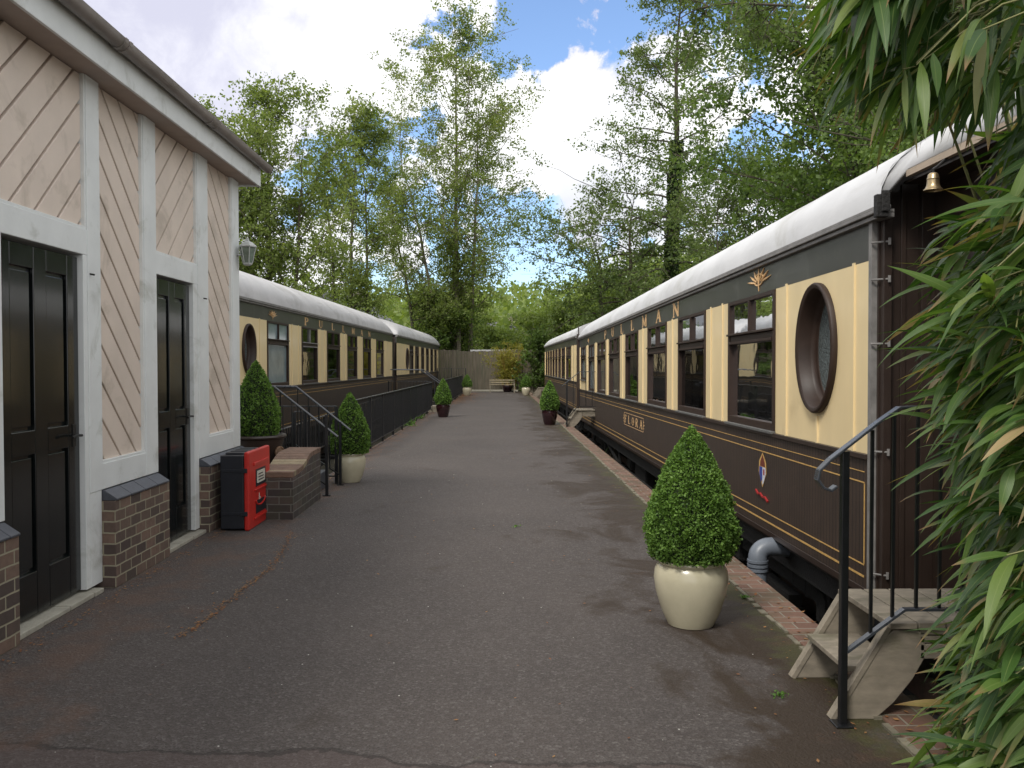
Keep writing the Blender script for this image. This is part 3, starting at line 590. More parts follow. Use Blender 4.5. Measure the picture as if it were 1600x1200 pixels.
# ------------------------------------------------------------------ carriages
def carriage(name, label, s, p0, p1, zb, zs, zc, ze, R, spec, far_dome=True, near_dome=False, grp=None):
    """s=+1: car to the right (body extends to +x); p0,p1 = (x,y) of the platform-side wall at near and far end; zs.. at near end; spec dict"""
    (xa, ya, dz0), (xb, yb, dz1) = p0, p1
    L = math.hypot(xb-xa, yb-ya); rz = -math.atan2(xb-xa, yb-ya); rx = math.atan2(dz1-dz0, L)
    root = thing(name, label, 'railway carriage', (xa, ya, dz0), (rx, 0, rz), grp)
    Mx = Matrix.Translation((xa, ya, dz0)) @ Euler((rx, 0, rz)).to_matrix().to_4x4(); Mi = Mx.inverted()
    nrm = Mx.to_3x3() @ Vector((1, 0, 0))
    def loc(px, py=500):
        P = onplane(px, py, (xa, ya, dz0), tuple(nrm)); q = Mi @ Vector(P.tolist()); return q.y, q.z
    def bx(b, d0, d1, u0, u1, z0, z1): b.box(*(sorted((s*d0, s*d1))), u0, u1, z0, z1)
    Wd = 2.62
    # body
    b = MB(); bx(b, 0, .05, 0, L, zb, zs-.035); bx(b, 0.0, .05, 0, L, zb+.001, zb+.002)
    b.build('lower_side', M['matchboard'], root)
    b = MB(); bx(b, -.022, .05, -.0, L, zs-.035, zs-.003); bx(b, -.008, -.001, 0, L, zb+.0, zb+.045); b.build('waist_moulding', M['umber'], root, bevel=.004)
    b = MB(); bx(b, .055, Wd, .03, L-.03, zb-.05, zb+.0); bx(b, Wd-.05, Wd, 0, L, zb, ze); bx(b, .051, Wd-.051, L-.05, L, zb+.001, ze-.001); bx(b, .051, Wd-.051, 0, .05, zb+.001, ze-.001)
    bx(b, 1.55, 1.60, .06, L-.06, zb+.001, ze-.001); bx(b, .05, Wd-.05, .051, L-.051, ze-.05, ze-.002)
    b.build('body_shell', M['inside'], root)
    b = MB(); bx(b, 0, .05, 0, L, zc, ze); b.build('frieze', M['frieze'], root)
    # gutter mouldings and roof
    b = MB(); u_ = -spec.get('over', 0); bx(b, -.035, .05, u_, L, ze+.001, ze+.028); bx(b, -.055, .05, u_, L, ze+.030, ze+.050); bx(b, -.045, .03, u_, L, ze+.052, ze+.075)
    b.build('eaves_moulding', M['moulding'], root, bevel=.004)
    nu, na = 40, 22; b = MB(); us = np.linspace(-spec.get('over', 0), L, nu+1)
    if far_dome: us = np.unique(np.concatenate([us, L-np.array([1.8, 1.4, 1.0, .7, .45, .25, .1, 0])]))
    if near_dome: us = np.unique(np.concatenate([us, np.array([1.8, 1.4, 1.0, .7, .45, .25, .1])]))
    for u in us:
        f = 1.0
        if far_dome: f *= math.sqrt(max(.0, 1-max(0, (u-(L-1.9))/1.9)**2.6))*.9+.1
        if near_dome: f *= math.sqrt(max(.0, 1-max(0, (1.9-u)/1.9)**2.6))*.9+.1
        for k_ in range(na+1):
            t = math.pi*k_/na; d = Wd/2-(Wd/2+.04)*math.cos(t)
            b.v.append((s*d, u, ze+.075+R*f*math.sin(t)**.92+.0015*math.sin(u*7+k_)))
    m1 = na+1
    for i in range(len(us)-1):
        for k_ in range(na): A = i*m1+k_; b.f.append((A, A+1, A+1+m1, A+m1))
    b.f.append(tuple((len(us)-1)*m1+k_ for k_ in reversed(range(m1))))
    if not spec.get('over'): b.f.append(tuple(range(m1)))
    rf = b.build('roof', M['canvas'] if s > 0 else M['canvas_left'], root, smooth=True)
    # windows
    segs = sorted(spec['win'], key=lambda w: loc(w[0])[0])
    edges = []
    for w in segs:
        ua, ub = sorted((loc(w[0])[0], loc(w[1])[0])); edges.append((ua, ub, w[2]))
    cur = 0.0; solids = []
    for ua, ub, kd in edges:
        if ua-cur > .02: solids.append((cur, ua))
        cur = ub
    if L-cur > .02: solids.append((cur, L))
    oval = None
    if spec.get('oval'): oc = sorted((loc(spec['oval'][0])[0], loc(spec['oval'][1])[0])); oval = ((oc[0]+oc[1])/2, spec['ovz'], (oc[1]-oc[0])/2, spec['ovh'])
    for ua, ub in solids:
        b = MB(); zl, zh = zs-.002, zc-.001
        if oval and ua < oval[0] < ub:
            cu, cz, rw, rh = oval; n = 40; inn = []; out = []
            for k_ in range(n):
                t = 2*math.pi*k_/n; c, s_ = math.cos(t), math.sin(t)
                inn.append((cu+rw*c, cz+rh*s_))
                ts = [];
                if c > 1e-6: ts.append((ub-cu)/c)
                if c < -1e-6: ts.append((ua-cu)/c)
                if s_ > 1e-6: ts.append((zh-cz)/s_)
                if s_ < -1e-6: ts.append((zl-cz)/s_)
                r_ = min(ts); out.append((cu+r_*c, cz+r_*s_))
            for k_ in range(n):
                j = (k_+1) % n
                b.quad((s*.001, *inn[k_]), (s*.001, *out[k_]), (s*.001, *out[j]), (s*.001, *inn[j]))
            for (U, Z) in ((ua, zl), (ub, zl), (ub, zh), (ua, zh)):      # corner fillers
                k_ = min(range(n), key=lambda i: abs(math.atan2(Z-cz, U-cu) % (2*math.pi)-(2*math.pi*(i+.5)/n)))
                j = (k_+1) % n; b.quad((s*.001, *out[k_]), (s*.001, U, Z), (s*.001, *out[j]))
        else: bx(b, .001, .045, ua+.001, ub-.001, zl, zh)
        wv = ub-ua
        bats = spec.get('bat')
        if oval and ua < oval[0] < ub:
            us_ = [loc(p)[0] for p in spec['batpx']]
            for u in us_: bx(b, -.011, .001, u-.014, u+.014, zl, zh+.012)
            bx(b, -.0112, .001, oval[0]-.014, oval[0]+.014, zl, oval[1]-oval[3]-.02)
        elif wv > .9:
            for f_ in (.25, .75): bx(b, -.011, .001, ua+wv*f_-.014, ua+wv*f_+.014, zl, zh+.012)
        elif wv > .12: bx(b, -.011, .001, (ua+ub)/2-.014, (ua+ub)/2+.014, zl, zh+.012)
        b.build('cream_panel', M['cream'], root, bevel=.003 if not (oval and ua < oval[0] < ub) else 0, recalc=True)
    if oval:
        cu, cz, rw, rh = oval; n = 48; b = MB()
        rings = [(1.0, .002), (1.01, -.03), (.965, -.045), (.93, -.035), (.90, -.038), (.86, -.028), (.80, .05), (.74, .10), (.70, .085), (.66, .10)]
        for f_, d in rings:
            for k_ in range(n): t = 2*math.pi*k_/n; b.v.append((s*d, cu+(rw-(1-f_)*rh*.62)*math.cos(t), cz+(rh-(1-f_)*rh*.62)*math.sin(t)))
        for i in range(len(rings)-1):
            for k_ in range(n): A = i*n+k_; B = i*n+(k_+1) % n; b.f.append((A, B, B+n, A+n))
        fr = b.build('oval_window', M['frame'], root, smooth='all')
        b = MB(); b.v += [(s*.098, cu+(rw-.2*rh)*math.cos(2*math.pi*k_/n), cz+(rh-.2*rh)*math.sin(2*math.pi*k_/n)) for k_ in range(n)]; b.f.append(tuple(range(n)))
        b.build('pane', M['frost'], fr)
    H = zc-zs
    for ua, ub, kd in edges:
        w = ub-ua; fw = min(.055, w*.12)
        if kd == 's':     # small window high in the side
            zl = zs+.22*H
            b = MB(); bx(b, .001, .045, ua, ub, zs-.002, zl); pn = b.build('cream_panel', M['cream'], root)
        else: zl = zs
        zh = zc-.004
        b = MB(); bx(b, -.012, .06, ua+.001, ua+fw, zl+.001, zh); bx(b, -.012, .06, ub-fw, ub-.001, zl+.001, zh)
        bx(b, -.010, .06, ua+fw, ub-fw, zl+.002, zl+.075); bx(b, -.010, .06, ua+fw, ub-fw, zh-.035, zh)
        bh = zl+(zh-zl)*.70
        bx(b, .0, .06, ua+fw, ub-fw, bh-.035, bh+.02)
        fr = b.build('window', M['frame'], root, bevel=.004)
        b = MB(); bx(b, -.035, .02, ua+fw*.5, ub-fw*.5, bh+.021, bh+.04); bx(b, -.025, .02, ua+fw, ub-fw, bh-.06, bh-.037)
        if w > .3: bx(b, -.02, .03, (ua+ub)/2-.012, (ua+ub)/2+.012, bh+.041, zh-.036)
        b.build('ventilator_frame', M['frame'] if kd != 'x' else M['moulding'], fr, bevel=.003)
        b = MB(); b.quad((s*.03, ua+fw, zl+.07), (s*.03, ub-fw, zl+.07), (s*.03, ub-fw, bh-.03), (s*.03, ua+fw, bh-.03))
        b.quad((s*.015, ua+fw, bh+.02), (s*.015, ub-fw, bh+.02), (s*.015, ub-fw, zh-.03), (s*.015, ua+fw, zh-.03)); b.build('pane', M['glass'] if kd in 'wx' else M['blindglass'], fr)
        b = MB(); bx(b, -.04, .0, ua-.01, ub+.01, zl-.012, zl+.012); b.build('sill', M['sillgrey'], fr, bevel=.004)
        if kd in 'wx':
            b = MB(); cw = w*.16
            for c0, c1 in ((ua+fw*.4, ua+fw+cw), (ub-fw-cw, ub-fw*.4)): bx(b, .09, .12, c0, c1, zl, zh)
            b.build('curtain', M['curtain'], fr)
    # lining
    b = MB()
    for z0, z1, d in ((zs-.118, zs-.113, .0032), (zs-.185, zs-.177, .003), (zb+.180, zb+.188, .003), (zb+.105, zb+.118, .003)):
        bx(b, -d, -.0005, .06 if z0 > zb+.15 or True else 0, L-.06, z0, z1)
    for u in (.06, L-.06): bx(b, -.0034, -.0006, u-.005, u+.005, zb+.19, zs-.187)
    b.build('gold_lining', M['gold'], root)
    # lettering
    if spec.get('letters'):
        txt, us_, lh, lz = spec['letters']
        for ch, u in zip(txt, us_):
            b = MB(); letter(b, ch, u+s*lh*.4*3.0, lz-lh/2, lh, s, -s*.003, .8, 3.0); b.build('letter', M['goldred'], root, recalc=False)
    if spec.get('plate'):
        u0, u1, z0, z1, txt = spec['plate']; ul = u1 if s > 0 else u0; span = abs(u1-u0)
        b = MB(); t_ = .008
        for (a1, b1, c1, d1) in ((u0, u1, z0, z0+t_), (u0, u1, z1-t_, z1), (u0, u0+t_, z0+t_, z1-t_), (u1-t_, u1, z0+t_, z1-t_)): bx(b, -.003, -.0006, a1, b1, c1, d1)
        zm = (z0+z1)/2
        for uu, dr_ in ((u0, -1), (u1, 1)):
            for kk in (-.05, 0, .05): b.quad((-s*.0025, uu+dr_*.03, zm+kk-.018), (-s*.0025, uu+dr_*(.13-abs(kk)), zm+kk), (-s*.0025, uu+dr_*.03, zm+kk+.018))
        b.build('name_plate', M['goldred'], root, recalc=False)
        hh = (z1-z0)*.62
        for i, ch in enumerate(txt):
            b = MB(); letter(b, ch, ul-s*span*(i+.5)/len(txt)+s*hh*.42*2.6, z0+(z1-z0)*.19, hh, s, -s*.003, .85, 2.6); b.build('letter', M['goldred'], root, recalc=False)
    for u, z, r_ in spec.get('emblem', ()):     # scrolled gold flourish
        b = MB()
        for k_ in range(-3, 4):
            t = k_*.42; q = [(-s*.002-s*.0003*abs(k_), u+r_*.15*math.sin(t), z+r_*.1*math.cos(t))]
            pts = [( -s*.004, u+math.sin(t)*r_*f_*(2.4), z-r_*.3+math.cos(t)*r_*f_*.95) for f_ in (.25, .6, 1.0)]
            b.tube(pts, [r_*.05, r_*.09, r_*.02], 5)
        b.tube([(-s*.004, u+r_*.9*math.sin(t), z-r_*.05+r_*.35*math.cos(t)) for t in np.linspace(0, 2*math.pi, 17)], r_*.05, 5)
        b.tube([(-s*.004, u, z-r_*.75), (-s*.004, u, z+r_*.2)], [r_*.03, r_*.12], 5)
        b.build('gold_emblem', M['goldred'], root)
    # underframe
    b = MB()
    bx(b, .12, .24, .1, L-.1, zb-.24, zb-.051); bx(b, Wd-.24, Wd-.12, .1, L-.1, zb-.24, zb-.051)
    uu = .2
    while uu < L: bx(b, .25, Wd-.25, uu, uu+.1, zb-.22, zb-.052); uu += 1.1
    b.build('solebar', M['under'], root)
    q0_, q1_ = L*.36, L*.64
    b = MB(); b.bar((s*.2, L*.24, zb-.24), (s*.2, q0_, zb-.55), .04, .05); b.bar((s*.2, q0_, zb-.55), (s*.2, q1_, zb-.55), .04, .05); b.bar((s*.2, q1_, zb-.55), (s*.2, L*.76, zb-.24), .04, .05)
    for u in (q0_, q1_): b.bar((s*.2, u, zb-.24), (s*.2, u, zb-.55), .05, .05)
    b.build('truss_rod', M['under'], root)
    for u0, ln_, hh in ((L*.40, .9, .34), (L*.50, 1.2, .42), (L*.59, .5, .3), (L*.28, .35, .25)):
        b = MB(); bx(b, .3, .95, u0, u0+ln_, zb-.26-hh, zb-.26); bx(b, .28, .3, u0+.03, u0+ln_-.03, zb-.26-hh+.04, zb-.30); b.build('battery_box', M['under'], root, bevel=.01)
    for uc in (2.6, L-2.6):
        b = MB()
        for dd in (.30, Wd-.42):
            bx(b, dd, dd+.12, uc-1.55, uc+1.55, PIT+.46, PIT+.62)
            for ax in (-1.2, 1.2): bx(b, dd-.03, dd+.15, uc+ax-.14, uc+ax+.14, PIT+.34, PIT+.66); b.tube([(s*(dd-.05), uc+ax, PIT+.5), (s*(dd-.02), uc+ax, PIT+.5)], .10, 10)
            for ax in (-.75, -.45, .45, .75): b.tube([(s*(dd+.05), uc+ax, PIT+.44), (s*(dd+.05), uc+ax, zb-.26)], .055, 8)
            bx(b, dd-.02, dd+.1, uc-.4, uc+.4, PIT+.25, PIT+.36)
        bx(b, .5, Wd-.5, uc-.2, uc+.2, PIT+.4, zb-.23)
        bg = b.build('bogie', M['under'], root)
        for ax in (-1.2, 1.2):
            for dd in (.52, Wd-.62):
                b = MB(); b.tube([(s*dd, uc+ax, PIT+.53), (s*(dd+.09), uc+ax, PIT+.53)], .45, 28); b.tube([(s*(dd-.03), uc+ax, PIT+.53), (s*(dd+.0), uc+ax, PIT+.53)], .13, 14); b.build('wheel', M['under'], bg)
    return root, loc, L, Mx

dz = lambda z: z
# near right carriage; local heights are those at its near end
rp0, rp1 = (2.25, 4.955, 0.0), (2.385, 23.75, -.16)
tmp = {}
RIGHT = dict(
    win=[(1139, 1212, 'w'), (1060.5, 1103, 'w'), (1012.5, 1042, 'w'), (978, 997.5, 'w'), (952.5, 968.5, 'w'), (934, 946.3, 'w'), (920.5, 928.8, 'b'), (908.3, 915.6, 's')],
    oval=(1251, 1309), ovz=1.62, ovh=.455, batpx=(1229.5, 1335), over=.20)
def uof(px, p0, p1, py=500):
    (xa, ya, z0), (xb, yb, z1) = p0, p1; L = math.hypot(xb-xa, yb-ya); n = (yb-ya, -(xb-xa), 0)
    P = onplane(px, py, (xa, ya, 0), n); return math.hypot(P[0]-xa, P[1]-ya)
RIGHT['letters'] = ('PULLMAN', [uof(p, rp0, rp1) for p in (946.5, 958, 972.5, 989, 1007.5, 1029.5, 1057)], .18, 2.238)
u_a, u_b = uof(976, rp0, rp1), uof(1006, rp0, rp1)
RIGHT['plate'] = (min(u_a, u_b), max(u_a, u_b), .50, .72, 'FLORA')
RIGHT['emblem'] = [(uof(1187, rp0, rp1), 2.25, .14), (uof(920, rp0, rp1), 2.24, .09)]
car1, loc1, L1, Mx1 = carriage('railway_carriage', 'cream and umber dining carriage nearest on the right, with the large oval window', +1, rp0, rp1, .09, .958, 2.125, 2.345, .60, RIGHT, far_dome=True, grp='cream and brown railway carriages')
# crest on the lower side
b = MB(); uc = uof(1194, rp0, rp1); zc_ = .60
def cq(b, pts, e, s=1): b.quad(*[(-.0030-e, uc-p[0]*1.9, zc_+p[1]) for p in pts])
b = MB(); cq(b, [(-.055, 0), (0, -.13), (.055, 0), (.05, .09), (0, .17), (-.05, .09)], 0); cr = b.build('crest', M['gold'], car1, recalc=False)
b = MB(); cq(b, [(-.035, .05), (.035, .05), (.03, .09), (0, .15), (-.03, .09)], .001); b.build('crest_top', mat('crest_brown_red', (.16, .035, .02), .5), cr, recalc=False)
b = MB(); cq(b, [(-.044, .045), (-.002, .045), (-.002, -.06), (-.02, -.085), (-.044, -.01)], .0013); b.build('shield_left', mat('crest_blue', (.03, .06, .30), .5), cr, recalc=False)
b = MB(); cq(b, [(.0, .045), (.044, .045), (.046, -.01), (.02, -.08), (.0, -.11)], .0016); b.build('shield_right', mat('crest_white', (.6, .62, .7), .5), cr, recalc=False)
b = MB(); cq(b, [(.012, .03), (.03, .03), (.03, -.02), (.012, -.02)], .002); b.tube([(-.010, uc+.16, zc_-.17), (-.010, uc+.10, zc_-.195), (-.010, uc+.04, zc_-.185), (-.010, uc-.02, zc_-.205), (-.010, uc-.09, zc_-.20), (-.010, uc-.16, zc_-.225)], .010, 4)
b.build('ribbon', mat('crest_red', (.35, .02, .02), .5), cr, recalc=False)
# near end of the carriage: return wall, inset entrance vestibule, roof over it
b = MB(); b.box(-.012, .03, -.045, -.001, .09, 2.345); b.build('corner_strip', M['moulding'], car1)
arc = lambda X_: 2.345+.06+.56*math.sin(math.acos(max(-1, min(1, 1-(X_+.04)/1.35))))**.92
pp = [(.02, .09), (.34, .09)]+[(X_, arc(X_)-.01) for X_ in (.34, .28, .22, .16, .10, .05, .0)]+[(-.03, 2.40), (.02, 2.34)]
b = MB(); b.prism(pp, 'y', -.06, -.046); b.box(.031, .08, -.11, -.061, .09, 2.40); b.box(.15, .18, -.075, -.0605, .09, 2.56); b.box(.26, .34, -.10, -.0608, .09, 2.60)
b.build('end_wall', M['umber'], car1, bevel=.003)
b = MB(); b.prism([(X_, arc(X_)-.012) for X_ in np.linspace(.0, 2.54, 20)], 'y', -.045, -.03); b.build('roof_end_panel', M['umber'], car1)
b = MB(); b.box(.10, 2.5, -2.05, -.20, 2.535, 2.548); b.build('vestibule_ceiling', M['umber'], car1)
b = MB(); b.box(.34, .38, -2.0, -.061, .09, 2.62); b.box(.325, .339, -.62, -.50, .09, 2.6); b.box(.325, .339, -1.45, -1.33, .09, 2.6); b.box(.325, .3385, -1.329, -.621, 1.0, 1.06); b.box(.325, .3385, -1.329, -.621, 2.2, 2.26)
b.box(.39, 2.3, -2.0, -1.95, .09, 2.6)
b.build('vestibule', M['umber'], car1, bevel=.003)
nu = 6; b = MB(); na = 18
for u in [-.18, -.30, -.6, -1.0, -1.4, -1.8, -2.1]:
    T0 = 0 if u > -.25 else 24
    for k_ in range(na+1):
        t = math.radians(T0)+(math.radians(180-2*T0))*k_/na; b.v.append((1.31-1.35*math.cos(t)+(-.004 if k_ == 0 else 0), u-.0005, 2.42+.6*math.sin(t)**.92+(.008 if u > -.25 else .002)-(.085 if k_ == 0 and T0 else 0)))
for i in range(nu):
    for k_ in range(na): A = i*(na+1)+k_; b.f.append((A, A+1, A+na+2, A+na+1))
o = b.build('vestibule_roof', M['canvas'], car1, smooth=True); sm = o.modifiers.new('s', 'SOLIDIFY'); sm.thickness = .02; sm.offset = -1
b = MB(); b.bar((.085, -.29, 2.574), (.085, -2.1, 2.574), .03, .035)
b.build('roof_edge_board', mat('beige_edge', (.45, .36, .27), .7, .2), car1)
b = MB(); b.box(-.075, -.005, -.245, -.201, 2.34, 2.47); b.box(-.05, .0, -.255, -.2455, 2.37, 2.49); b.build('gutter_end_cap', M['under'], car1, bevel=.01)
for z in (.25, .98, 1.62, 2.0, 2.22):
    b = MB(); b.tube([(-.02, -.055, z), (.06, -.12, z)], .006, 6); b.tube([(.06, -.12, z-.02), (.06, -.12, z+.02)], .009, 6); b.build('lashing_hook', M['moulding'], car1)
# corridor connection at the far end of this carriage
def gangway(root, L, s):
    b = MB()
    for i in range(8):
        e_ = .02*(i % 2); b.box(*sorted((s*(.03+e_), s*(2.55-e_))), L+.05+i*.09, L+.05+i*.09+.07, .12, 2.45-e_)
    b.build('corridor_bellows', M['umber'], root)
gangway(car1, L1, 1)
b = MB(); b.box(-.07, .03, L1-.02, L1+.12, .1, 2.52); b.bar((-.02, L1+.05, 2.5), (-.04, L1-.15, 2.72), .03, .05); b.build('end_post', M['umber'], car1, bevel=.006)

def between(p0, p1, n, a, b_, wfrac):
    """n evenly spaced windows between fractions a and b of a far carriage, as pixel-free local positions"""
    return [(a+(b_-a)*(i+.5-wfrac/2)/n, a+(b_-a)*(i+.5+wfrac/2)/n) for i in range(n)]
rq0, rq1 = (2.40, 24.8, -.05), (2.36, 40.2, -.05)
FAR_R = dict(win=[(885.0, 892.3, 'w'), (877.8, 883.0, 'w'), (872.6, 876.6, 'w'), (867.8, 871.4, 'w'), (863.6, 866.8, 'w'), (859.8, 862.6, 'w'), (856.4, 858.9, 'w'), (853.3, 855.5, 'w')])
car2, _, L2, _ = carriage('railway_carriage', 'farther cream and brown carriage on the right, coupled behind the nearest one', +1, rq0, rq1, .13, 1.03, 2.13, 2.33, .50, FAR_R, grp='cream and brown railway carriages')

lp0, lp1 = (-4.09, 11.7, 0), (-3.64, 29.3, 0)
LEFT = dict(win=[(416.9, 450.6, 'b'), (471, 495.6, 'x'), (510.6, 530.5, 'w'), (542.5, 557.5, 'w'), (566.9, 579, 'w'), (587.5, 598.8, 'w')],
            oval=(377.5, 397), ovz=1.74, ovh=.42, batpx=(372, 405))
LEFT['letters'] = ('PULLMAN', [uof(p, lp0, lp1) for p in (479, 501, 520.5, 537, 551.5, 565, 577)], .16, 2.385)
LEFT['emblem'] = [(uof(426, lp0, lp1), 2.39, .12)]
u_a, u_b = uof(540, lp0, lp1), uof(557, lp0, lp1)
LEFT['plate'] = (min(u_a, u_b), max(u_a, u_b), .56, .77, 'FLORA'[:0]) if False else None
car3, _, L3, _ = carriage('railway_carriage', 'cream and umber carriage on the left, nearest behind the pink building, with railings before it', -1, lp0, lp1, .18, 1.088, 2.27, 2.50, .70, LEFT, near_dome=False, grp='cream and brown railway carriages')
gangway(car3, L3, -1)
lq0, lq1 = (-3.62, 30.4, 0), (-3.2, 47.0, 0)
FAR_L = dict(win=[(639.5, 645.5, 'w'), (648.5, 654.0, 'w'), (657.8, 662.2, 'w'), (665.5, 669.5, 'w'), (672.4, 676.0, 'w'), (678.6, 681.8, 'w')], oval=(634, 637.5), ovz=1.72, ovh=.42, batpx=(632, 638.8))
car4, _, L4, _ = carriage('railway_carriage', 'farther cream and brown carriage on the left, running up to the timber fence', -1, lq0, lq1, .18, 1.10, 2.28, 2.50, .70, FAR_L, near_dome=True, grp='cream and brown railway carriages')

# track rails
for nm, xa, ya, xb, yb, lab in (('r', 2.9, 1, 3.1, 44, 'rusty near running rail under the right-hand carriages'), ('l', -4.75, 9.8, -3.8, 48, 'rusty near running rail under the left-hand carriages')):
    sg = 1 if nm == 'r' else -1
    t = thing('railway_track', lab.replace('near running rail', 'track'), 'railway track', (xa, ya, PIT))
    for o_ in (0, 1.435*sg):
        b = MB((xa, ya, PIT)); b.bar((xa+o_, ya, PIT+.14), (xb+o_, yb, PIT+.14), .07, .14); b.build('rail', M['rust'], t)
    b = MB((xa, ya, PIT)); y = ya+.3
    while y < yb: xx = xa+(xb-xa)*(y-ya)/(yb-ya); b.box(*sorted((xx-.5*sg, xx+1.95*sg)), y, y+.25, PIT, PIT+.07); y += .75
    b.build('sleepers', M['under'], t)

# ------------------------------------------------------------------ bell, pipe
q = onplane(1458, 284, (0, 4.28, 0), (0, 1, 0)); ob_ = (float(q[0]), 4.28, float(q[2])-.045)
bl = thing('brass_bell', 'small brass bell hanging under the roof edge of the nearest carriage', 'bell', ob_)
b = MB(); b.lathe([(.047, 0), (.046, .006), (.038, .012), (.031, .03), (.029, .055), (.031, .057), (.031, .062), (.028, .066), (.026, .08), (.018, .09), (.0, .094)], (0, 0, 0), 24, cap=False); b.build('bell_body', M['brass'], bl, smooth=True)
b = MB(); b.tube([(0, 0, .09), (0, 0, .11), (.02, 0, .122), (.05, 0, .15), (.10, .0, .19)], .007, 6); b.build('hanger', M['metal_dark'], bl)
b = MB(); b.tube([(0, 0, .05), (0, 0, .002)], [.004, .009], 6); b.build('clapper', M['metal_dark'], bl)
q = onx(1184, 870, 2.13); px_, py_ = 2.13, float(q[1])
pp = thing('drain_pipe', 'grey plastic waste pipe with elbow rising beside the kerb under the carriage', 'pipe', (px_, py_, PIT))
b = MB((px_, py_, PIT)); r_ = .074; b.tube([(px_, py_, PIT), (px_, py_, -.09)], r_, 18)
b.tube([(px_, py_, -.09)]+[(px_+.11-.11*math.cos(t), py_+.02*math.sin(t), -.08+.09*math.sin(t)) for t in np.linspace(0, math.pi/2, 9)]+[(px_+.45, py_+.04, -.01)], r_+.002, 18); b.build('pipe', M['pvc'], pp, smooth=True)
b = MB((px_, py_, PIT))
for z in (-.17, -.135, -.10): b.tube([(px_, py_, z-.010), (px_, py_, z+.010)], r_+.010, 18)
b.build('socket_collar', M['pvc'], pp, smooth=True)

# ------------------------------------------------------------------ timber steps (near right)
def steps(name, label, loc, rise=.40, wid=.50, deckl=1.15, mats='oldwood', sc=1):
    """climbs towards +x from the origin; y is its width"""
    t = thing(name, label, 'steps', loc, group='timber steps up to the right-hand carriages'); m = M[mats]
    for y0 in (.0, wid-.035):
        b = MB(); b.prism([(.0, 0), (.17, 0), (.25, .07), (.33, .17), (.38, .26), (.38, rise-.03), (.25, rise-.02), (.19, rise-.06)], 'y', y0, y0+.035); b.build('stringer', m, t, bevel=.004)
        b = MB(); b.bar((-.012, y0+.0175, .0), (.225, y0+.0175, rise-.01), .045, .02, (1, 0, 0)); b.build('stringer_edge', m, t)
    b = MB(); b.box(.055, .30, .036, wid-.036, .19, .215); b.build('tread', m, t, bevel=.004)
    b = MB(); x = .22; i = 0
    while x < .22+deckl:
        b.box(x+.003, min(x+.118, .22+deckl), -.02+.004*(i % 3), wid+.02-.003*(i % 2), rise-.012, rise+.014); x += .122; i += 1
    b.build('deck', m, t, bevel=.004)
    for j in range(4):
        b = MB(); b.box(.36, .22+deckl-.02, .0, .03, rise-.042-j*.034, rise-.014-j*.034); b.build('side_slat', m, t, bevel=.003)
    b = MB(); b.box(.24+deckl-.12, .24+deckl-.04, .0, .06, PIT, rise-.013); b.box(.24+deckl-.12, .24+deckl-.04, wid-.06, wid, PIT, rise-.013); b.build('leg', m, t)
    return t
st1 = steps('timber_steps', 'weathered grey timber steps nearest the camera on the right, half behind the bamboo', (1.43, 3.45, 0), deckl=1.0)
st2 = dup(st1, (1.68, 19.75, 0), 0, 'weathered timber steps behind the dark red pot on the right'); st2.scale = (1, 1.3, 1)
st3 = dup(st1, (1.72, 38.2, 0), 0, 'farthest timber steps on the right, by the pale pot near the end fence')
# handrail near right
hr = thing('step_handrail', 'black iron handrail with curled end beside the nearest timber steps', 'handrail', (1.44, 3.40, 0))
o_ = (1.44, 3.40, 0); Y = 3.40
def P3(px, py, Y=3.40): q = ongy(px, py, Y); return (float(q[0]), Y, float(q[2]))
b = MB(o_); tp = P3(1320, 705); b.box(1.425, 1.455, Y-.015, Y+.015, .005, tp[2]); b.box(1.40, 1.48, Y-.04, Y+.04, 0, .008); b.build('post', M['blackpaint'], hr, bevel=.003)
pts = [P3(*p) for p in ((1303, 758), (1306, 762), (1300, 766), (1288, 762), (1277, 750), (1276, 738), (1288, 722), (1320, 698), (1368, 662), (1404, 638), (1416, 636), (1600, 636))]
pts = [P3(1306, 759), P3(1297, 766), P3(1286, 762), P3(1276, 749), P3(1279, 735), P3(1296, 718), P3(1330, 692), P3(1372, 659), P3(1404, 637), P3(1420, 636), P3(1700, 636)]
b = MB(o_)
for i in range(len(pts)-1): b.bar(pts[i], tuple(Vector(pts[i+1])+(Vector(pts[i+1])-Vector(pts[i])).normalized()*.004), .042, .011, (0, 0, 1))
b.build('handrail', M['railtop'], hr, bevel=.003)
lo = [P3(1322, 1018), P3(1412, 952), P3(1700, 952)]
b = MB(o_); b.bar(lo[0], lo[1], .03, .010); b.bar(lo[1], lo[2], .03, .010); b.build('lower_rail', M['railtop'], hr)
for px in (1360, 1394, 1431, 1467, 1503, 1540):
    zt_ = np.interp(px, [1320, 1404, 1420], [700, 641, 639]); zb_ = np.interp(px, [1322, 1412], [1016, 951])
    t_, u_ = P3(px, zt_), P3(px, zb_); t_ = (u_[0], t_[1], t_[2])
    b = MB(o_); b.box(u_[0]-.006, u_[0]+.006, Y-.006, Y+.006, u_[2], t_[2]); b.build('baluster', M['blackpaint'], hr)
